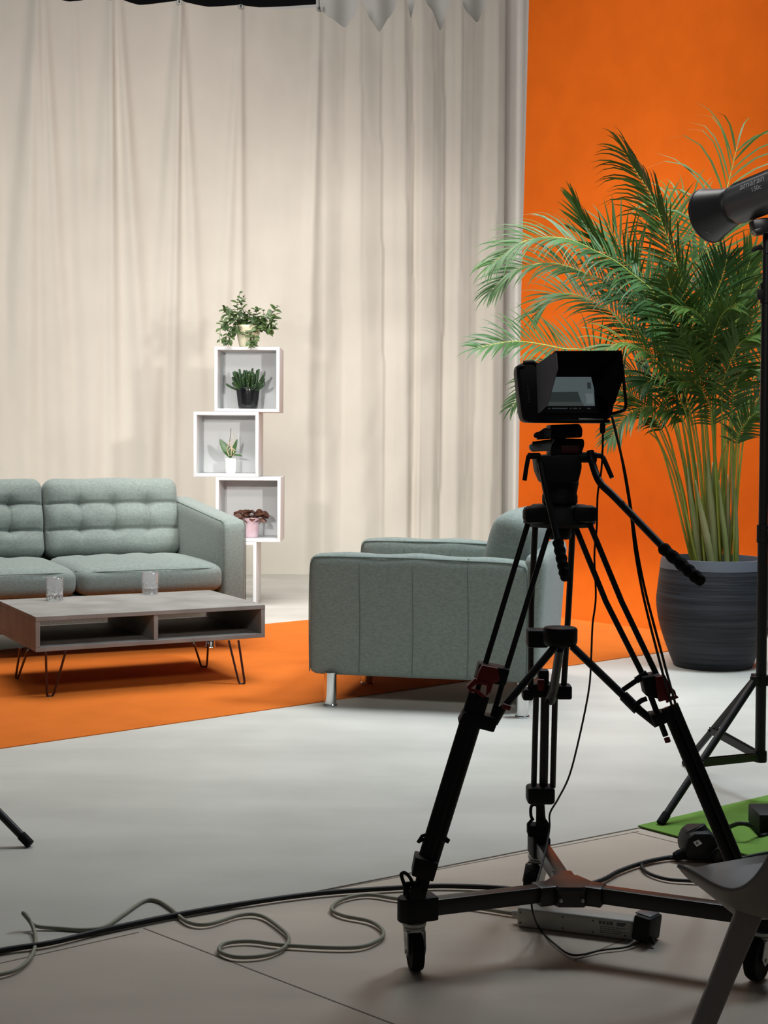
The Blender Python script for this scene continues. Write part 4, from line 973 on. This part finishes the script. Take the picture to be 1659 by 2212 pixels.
# lettering on the side that faces the camera
tocam = (CAM - B_); tocam = (tocam - a_ * tocam.dot(a_)).normalized()
def lettering(txt, size, along, up_, r, parent, m=None):
    cu_ = bpy.data.curves.new('lettering', 'FONT'); cu_.body = txt; cu_.size = size; cu_.extrude = .0004; cu_.align_x = 'LEFT'
    o = bpy.data.objects.new('lettering', cu_); COL.objects.link(o); cu_.materials.append(m or M['lampprint'])
    upv = a_.cross(tocam).normalized(); 
    if upv.z < 0: upv = -upv
    nrm = (tocam * math.cos(up_) + upv * math.sin(up_)).normalized(); xd = -a_; yd = nrm.cross(xd)
    Mx = Matrix((xd, yd, nrm)).transposed().to_4x4()
    Mx.translation = nrm * r - xd * 0 + (-a_) * along
    cu_.space_character = 1.02
    me = bpy.data.meshes.new_from_object(o.evaluated_get(bpy.context.evaluated_depsgraph_get())); bpy.data.objects.remove(o)
    me.materials.clear(); me.materials.append(m or M['lampprint'])
    o = bpy.data.objects.new('lettering', me); COL.objects.link(o); o.parent = parent; o.matrix_basis = Mx
    return o
lettering('amaran', .030, -.020, .62, .0600, hs)
lettering('150c', .019, .022, .30, .0600, hs)
# print on the reflector
upv = a_.cross(tocam).normalized(); upv = upv if upv.z > 0 else -upv
mb = MB()
for t, w, o in ((.168, .0016, -.62), (.160, .0012, -.60)):
    for k in range(9):
        nn = (tocam * math.cos(o - .05 * k * .6) + upv * math.sin(o - .05 * k * .6)).normalized()
        mb.box(B_ + a_ * t + nn * (.0548 + .026 * ((t - .095) / .095) ** 1.15 + .0002), (.0035, w, .0006), Matrix((nn.cross(a_), a_, nn)).transposed())
nn = (tocam * math.cos(-.55) + upv * math.sin(-.55)).normalized(); q0 = B_ + a_ * .172 + nn * (.0548 + .026 * (.077 / .095) ** 1.15 + .0004); tt_ = nn.cross(a_)
mb.prism([q0, q0 + tt_ * .006 + a_ * .001, q0 + tt_ * .003 - a_ * .006], nn * .0005)
obj('print', mb, mat('reflector_print', (110, 110, 108), .5), sl)
mb = MB(); mb.pprism([(1626, 474), (1650, 470), (1668, 470), (1668, 500), (1640, 505), (1630, 500)], 4.10, .05, .004); mb.tube([SP + V((0, 0, zat(548))), SP + V((0, 0, zat(490)))], R_(9, YS), 16); mb.pprism([(1628, 496), (1650, 488), (1652, 505), (1636, 508)], 4.09, .03, .003); yk = obj('yoke', mb, M['lampdark'], sl)
mb = MB(); mb.pprism([(1624, 541), (1632, 531), (1646, 527), (1650, 540), (1638, 539), (1628, 545)], 4.11, .02, .003); obj('yoke_lever', mb, M['blackp'], yk)

# ------------------------------------------------------------------ cables, power strip, connector, chair
def cable(name, pts, r, m, label, px=True, sm=7):
    P = []
    for p in pts:
        if len(p) == 2: q = G(p[0], p[1], r); P.append(V((q.x, q.y, r + .0035)))
        elif p[2] < 0.5 and isinstance(p[2], float): P.append(G(p[0], p[1], p[2]))
        else: P.append(D(p[0], p[1], p[2]))
    mb = MB(); mb.tube(P, r, 10, sm=sm); o = obj(name, mb, m, org=(P[0].x, P[0].y, 0), sharp=3); return tag(o, label, 'cable')
cable('power_cable', [(-160, 2092), (0, 2057), (110, 2040), (230, 2011), (400, 1976), (560, 1950), (700, 1932), (860, 1921), (960, 1917), (1090, 1922), (1180, 1935), (1290, 1908), (1340, 1884), (1400, 1864), (1470, 1851)], .0056, M['cable'], 'thick black cable running across the floor from left edge to the black connector box')
cable('extension_cord', [(-40, 2112), (0, 2109), (38, 2097), (66, 2072), (77, 2040), (73, 2008, .012), (60, 1982, .028), (50, 1972, .04), (58, 1982, .03), (78, 2000, .012), (130, 2009), (180, 2012), (225, 2006), (265, 1980), (310, 1950), (340, 1949), (370, 1967), (405, 1995), (450, 2000), (520, 1980), (565, 1982), (605, 2008), (624, 2030), (612, 2052), (570, 2068), (510, 2071), (474, 2058), (486, 2042), (540, 2037), (620, 2046), (760, 2051), (815, 2036), (828, 2016), (800, 1994), (740, 1981), (716, 1966), (740, 1946), (795, 1936), (860, 1945), (930, 1950), (1040, 1966), (1090, 1974), (1118, 1978)], .0042, M['cableg'], 'grey cord lying in loose loops on the floor and running to the power strip')
cable('loop_cable', [(1560, 1862), (1510, 1857), (1450, 1857), (1402, 1862), (1386, 1872), (1400, 1889), (1440, 1902), (1490, 1906), (1560, 1909), (1640, 1911)], .0042, M['cable'], 'black cable making a flat loop on the beige floor behind the white chair')
cable('mat_cable', [(1566, 1800), (1575, 1787, .03), (1598, 1779, .05), (1620, 1783, .045), (1635, 1797, .02), (1646, 1806, .008), (1668, 1800)], .0058, M['cable'], 'thick black cable arching over the green mat to the black box')
cable('edge_cable', [(1560, 1868), (1600, 1858), (1640, 1849), (1700, 1838), (1780, 1820)], .005, M['cable'], 'black cable on the floor just past the rim of the white chair')
cable('camera_cable', [(1302, 912, 2.83), (1302, 960, 2.83), (1299, 1015, 2.84), (1291, 1070, 2.85), (1289, 1140, 2.86), (1284, 1200, 2.86), (1287, 1290, 2.86), (1280, 1350, 2.87), (1277, 1420, 2.89), (1272, 1490, 2.92), (1252, 1590, 2.98), (1230, 1675, 3.04), (1206, 1725, 3.1), (1188, 1757, 3.13), (1187, 1790, 3.12), (1178, 1840, 3.06), (1163, 1895, 2.98), (1149, 1940, 2.93), (1152, 1975, 2.93), (1166, 2010), (1195, 2040), (1238, 2067), (1300, 2056), (1350, 2050), (1380, 2040), (1416, 2032)], .0021, M['cable'], 'thin black cable hanging from the camera down past the tripod to the power adapter')
for i, (o1, lab) in enumerate(((0, 'left of the two black cables hanging from the right side of the video camera'), (1, 'right of the two black cables hanging from the right side of the video camera'))):
    k = o1 * 9
    cable('video_cable', [(1322, 900, 2.83), (1340, 975, 2.80), (1352, 1040 - k, 2.79), (1363 + k * .2, 1110, 2.78), (1372 + k * .5, 1190, 2.77), (1386 + k * .7, 1270, 2.76), (1402 + k * .9, 1340, 2.76), (1420 + k, 1410, 2.77), (1436 + k, 1470, 2.78), (1462 + k, 1560, 2.85), (1500 + k, 1670, 2.9), (1526 + k, 1750, 2.95), (1548 + k, 1815, 3.3), (1560 + k, 1850)], .0026, M['cable'], lab)
mb = MB(); mb.tube([D(1302, 908, 2.83), D(1302, 915, 2.83)], .003, 8); mb.pbox(1297, 914, 1308, 936, 2.82, .01, .002); pg = obj('cable_plug', mb, M['blackp'], bpy.data.objects['camera_cable'])
# power strip
P0, P1 = G(1116, 2003), G(1368, 2034); pd = (P1 - P0); pL = pd.length; pd.normalize(); pn = V((-pd.y, pd.x, 0))
ps = thing('power_strip', P0, 'white power strip lying on its side on the floor under the dolly', 'power strip')
mb = MB(); pc = P0 + pd * (pL / 2) + pn * .026 + V((0, 0, .0215)); mb.box(pc, (pL, .05, .042), aim((0, 0, 1), pd), .006, 3); pb_ = obj('casing', mb, M['whitepl'], ps)
mb = MB(); mb.tube([P0 + pn * .025 + V((0, 0, .021)) - pd * .016, P0 + pn * .025 + V((0, 0, .021)) + pd * .004], [.007, .011], 12); obj('cable_gland', mb, M['whitepl'], ps)
mb = MB()
def onface(s, z): return P0 + pd * s + V((0, 0, z)) + pn * .0006
rq = random.Random(5)
for i, w in enumerate((.006, .006, .005, .007, 0, .008, .008)):
    if w: mb.box(onface(pL * .72 + i * .0078, .032), (w, .0006, .007), aim((0, 0, 1), pd))
for j, z in enumerate((.024, .020, .016, .012)):
    s = pL * .72
    while s < pL * .72 + .055 - .012 * (j % 2):
        w = rq.uniform(.003, .008); mb.box(onface(s + w / 2, z), (w, .0006, .0014), aim((0, 0, 1), pd)); s += w + .0016
obj('print', mb, M['ink'], pb_)
mb = MB()
for s, z in ((.03, .033), (.03, .010), (.40, .034), (.40, .010), (.93, .034), (.93, .010), (.66, .034), (.66, .01)): mb.lathe([(.0022, 0), (.0022, .001), (.0005, .0006)], onface(pL * s, z) + pn * .0004, aim(-pn), 8)
obj('screw', mb, M['ink'], pb_)
A0 = P1 + pd * .026 + pn * .012
pa = thing('power_adapter', (A0.x, A0.y, 0), 'black plug-in power adapter at the right end of the power strip', 'power adapter')
mb = MB(); mb.box(A0 + V((0, 0, .031)), (.038, .062, .052), aim((.12, 0, 1), (pd * .9 - pn * .25)), .005, 3); mb.tube([A0 + pd * .012 - pn * .024 + V((0, 0, .016)), A0 + pd * .020 - pn * .034 + V((0, 0, .008))], [.006, .0035], 8); ab = obj('casing', mb, M['blackp'], pa)
mb = MB(); mb.box(A0 + pn * .006 + V((0, 0, .058)), (.034, .046, .003), aim((.12, 0, 1), (pd * .9 - pn * .25)), .001); obj('painted_lit_top', mb, mat('adapter_lit_tone', (104, 106, 108), .45), pa)  # thin grey slab paints the light on the black adapter's top
# connector box
YD = 3.52; dp = G(1520, 1862)
cb = thing('connector_box', (dp.x, dp.y, 0), 'black cable connector box with a white sticker at the edge of the green mat', 'connector box')
mb = MB(); mb.pprism([(1478, 1836), (1486, 1812), (1500, 1800), (1536, 1800), (1556, 1818), (1566, 1846), (1556, 1862), (1484, 1860)], YD, .10, .012); bd_ = obj('casing', mb, M['blackp'], cb)
mb = MB(); R = aim((-.45, .25, .85)); mb.lathe([(.001, .0), (.026, .0), (.030, .004), (.030, .018), (.027, .021), (.001, .022)], D(1508, 1806, YD + .045), R, 28); mb.lathe([(.022, 0), (.024, .004), (.024, .03)], D(1512, 1812, YD + .04), R, 24); obj('socket_lid', mb, M['blackp'], cb)
mb = MB(); mb.tube([D(1456, 1851, YD + .02), D(1466, 1847, YD + .02), D(1495, 1838, YD + .03)], [.010, .015], 14); obj('cable_gland', mb, M['rubber'], cb)
mb = MB(); mb.lathe([(.001, 0), (.020, 0), (.024, .004), (.024, .05), (.020, .054), (.001, .054)], D(1562, 1850, YD - .01), aim((-.3, 1, 0)), 28); T(mb, [(1530, 1852, YD - .01), (1538, 1842, YD - .012), (1550, 1834, YD - .012), (1556, 1838, YD - .01)], 2.4, 8, 4); obj('socket', mb, M['blackp'], cb)
mb = MB(); mb.pprism([(1497.5, 1819.5), (1509, 1814), (1517, 1822), (1505, 1829)], YD - .002, .003, 0); stk = obj('sticker', mb, M['paper'], cb, 'small white sticker')
mb = MB(); mb.pprism([(1502, 1820), (1507, 1817.5), (1508, 1819), (1503, 1821.5)], YD - .0028, .001, 0); mb.pprism([(1503.5, 1822.5), (1508, 1820), (1509.5, 1822), (1505, 1825)], YD - .0028, .001, 0); obj('print', mb, M['ink'], stk)
bx = G(1640, 1806)
pbx = thing('control_box', (bx.x + .06, bx.y, .006), 'black box on the green mat at the right edge of the picture', 'control box')
mb = MB(); mb.box((bx.x + .085, bx.y + .06, .006 + .026), (.17, .12, .05), None, .005); obj('casing', mb, M['blackp'], pbx)
mb = MB(); mb.lathe([(.012, 0), (.012, .006), (.008, .007)], (bx.x + .022, bx.y + .001, .03), aim((0, -1, 0)), 16); obj('socket', mb, M['rubber'], pbx)
# white chair in the foreground
from bisect import bisect
def ipath(pts, n):
    P = catmull([V((x, y, 0)) for x, y in pts], 12); d = [0]
    for a, b in zip(P, P[1:]): d.append(d[-1] + (b - a).length)
    out = []
    for i in range(n):
        s = d[-1] * i / (n - 1); k = min(len(P) - 2, max(0, bisect(d, s) - 1)); out.append(P[k].lerp(P[k + 1], (s - d[k]) / max(1e-9, d[k + 1] - d[k])))
    return out
N1 = 40
near = [D(p.x, p.y, 1.96) for p in ipath([(1464, 1870), (1480, 1877), (1505, 1891), (1535, 1909), (1562, 1920), (1587, 1923), (1612, 1914), (1637, 1891), (1660, 1855), (1690, 1790), (1740, 1690)], N1)]
far = [D(p.x, p.y, 2.32) for p in ipath([(1464, 1866), (1490, 1870), (1522, 1868), (1560, 1862), (1600, 1855), (1640, 1848), (1690, 1838), (1760, 1800), (1850, 1720), (1900, 1660), (1930, 1600)], N1)]
low = [D(p.x, p.y, 1.99) for p in ipath([(1465, 1874), (1480, 1888), (1505, 1905), (1530, 1923), (1556, 1941), (1580, 1957), (1602, 1969), (1632, 1979), (1662, 1985), (1700, 1986), (1750, 1980)], N1)]
far[0] = far[0].lerp(near[0], .7); far[1] = far[1].lerp(near[1], .55); far[2] = far[2].lerp(near[2], .4); far[3] = far[3].lerp(near[3], .25); far[4] = far[4].lerp(near[4], .1)
chp = G(1660, 2560); 
ch = thing('shell_chair', (low[30].x, low[30].y - .1, 0), 'white moulded plastic chair at the bottom right corner, cut off by the frame', 'chair')
mb = MB(); S = 14
def shell(i, s): p = near[i].lerp(far[i], s); return p - V((0, 0, .075 * math.sin(math.pi * s) ** .8 * min(1, i / 14)))
mb.add([shell(i, s / S) for s in range(S + 1) for i in range(N1)], [(s * N1 + i, s * N1 + i + 1, (s + 1) * N1 + i + 1, (s + 1) * N1 + i) for s in range(S) for i in range(N1 - 1)])
rows = []
for s in range(6):
    t = s / 5; rows.append([near[i].lerp(low[i], t) + V((0, -.006 * math.sin(math.pi * t), .0)) for i in range(N1)])
for s in range(1, 8):
    t = s / 7; rows.append([low[i].lerp(far[i] - V((0, 0, .004)), t) - V((0, 0, .06 * math.sin(math.pi * t) * min(1, i / 14))) for i in range(N1)])
mb.add([p for r in rows for p in r], [(s * N1 + i, s * N1 + i + 1, (s + 1) * N1 + i + 1, (s + 1) * N1 + i) for s in range(len(rows) - 1) for i in range(N1 - 1)])
obj('seat_shell', mb, M['chairpl'], ch, sharp=1.0)
mb = MB(); mb.tube([p + V((0, 0, .0005)) for p in near], .0032, 8); obj('rim', mb, M['chairpl'], ch, sharp=3)
def chair_leg(top, bot, w0, w1, xdir):
    d = (bot - top).normalized(); x = V(xdir); x = (x - d * x.dot(d)).normalized(); y = d.cross(x)
    mb = MB(); vs = []
    for t, w in ((0, w0), (.25, w0 * .86), (1, w1)):
        c = top.lerp(bot, t)
        for a in range(16):
            ca, sa = math.cos(a * math.pi / 8), math.sin(a * math.pi / 8)
            vs.append(c + x * w * abs(ca) ** .5 * (1 if ca > 0 else -1) + y * w * .55 * abs(sa) ** .5 * (1 if sa > 0 else -1))
    fs = [(s * 16 + a, s * 16 + (a + 1) % 16, (s + 1) * 16 + (a + 1) % 16, (s + 1) * 16 + a) for s in range(2) for a in range(16)] + [tuple(range(16)), tuple(32 + a for a in range(16))]
    mb.add(vs, fs); return obj('leg', mb, M['chairpl'], ch, sharp=.8)
t0 = D(1622, 1962, 2.02); t1 = D(1520, 2212, 1.99); k = t0.z / (t0.z - t1.z); bt = t0.lerp(t1, k)
chair_leg(t0, bt, .019, .0145, (1, 0, 0))
c0 = V((t0.x + .19, t0.y - .16, 0))
for dx, dy in ((.40, .03), (.05, -.40), (.42, -.38)):
    t = V((t0.x + dx, t0.y + dy * .8, t0.z)); b = V((bt.x + dx * 1.55, bt.y + dy * 1.05, 0)); chair_leg(t, b, .019, .0145, (1, 0, 0))
# ------------------------------------------------------------------ light
def look(o, t): o.rotation_euler = (V(t) - o.location).to_track_quat('-Z', 'Y').to_euler()
def area(name, loc, tgt, sx, sy, w, col=(1, 1, 1), spread=180):
    l = bpy.data.lights.new(name, 'AREA'); l.shape = 'RECTANGLE'; l.size = sx; l.size_y = sy; l.energy = w; l.color = col; l.spread = math.radians(spread)
    o = bpy.data.objects.new(name, l); COL.objects.link(o); o.location = loc; look(o, tgt); return o
def spot(name, loc, tgt, w, cone, blend, r, col=(1, 1, 1)):
    l = bpy.data.lights.new(name, 'SPOT'); l.energy = w; l.spot_size = math.radians(cone); l.spot_blend = blend; l.shadow_soft_size = r; l.color = col
    o = bpy.data.objects.new(name, l); COL.objects.link(o); o.location = loc; look(o, tgt); return o
area('top_light', (-.6, 7.2, 5.2), (-.5, 7.6, 0), 4.2, 2.2, 135, (1, .99, .96), 108)
area('front_soft_light', (-1.2, 4.6, 4.6), (-1.0, 10.2, 2.5), 3.6, 1.0, 92, (1, .99, .98), 110)
area('camera_side_fill', (.1, .6, 3.6), (.0, 7.4, .6), 2.4, .6, 13, (1, .98, .95), 58)  # unseen fill, added to brighten faces turned to the camera
spot('wall_fill', (.15, 6.9, 4.9), (1.5, 8.5, .5), 430, 46, .9, .25, (1, .96, .9))  # unseen spot, added to lift the lower orange wall
area('back_light', (2.1, 5.6, 4.2), (.6, 6.0, .2), .9, .9, 62, (.76, .89, 1), 100)
spot('curtain_fill', (-2.2, 6.4, 4.9), (.35, 11.1, 1.5), 230, 34, .9, .3, (1, .97, .92))  # unseen spot, added to brighten the gathered pleats
spot('right_key', tuple(B_ + a_ * .2), (-1.5, 10.4, 1.45), 340, 50, .7, .07, (1, .97, .93))
spot('left_key', (-1.2, 3.78, 1.55), (-.35, 10.4, 1.35), 280, 39, .7, .07, (1, .97, .93))
w = bpy.data.worlds.new('world'); scene.world = w; w.use_nodes = True
w.node_tree.nodes['Background'].inputs[0].default_value = (.9, .95, 1, 1); w.node_tree.nodes['Background'].inputs[1].default_value = .03
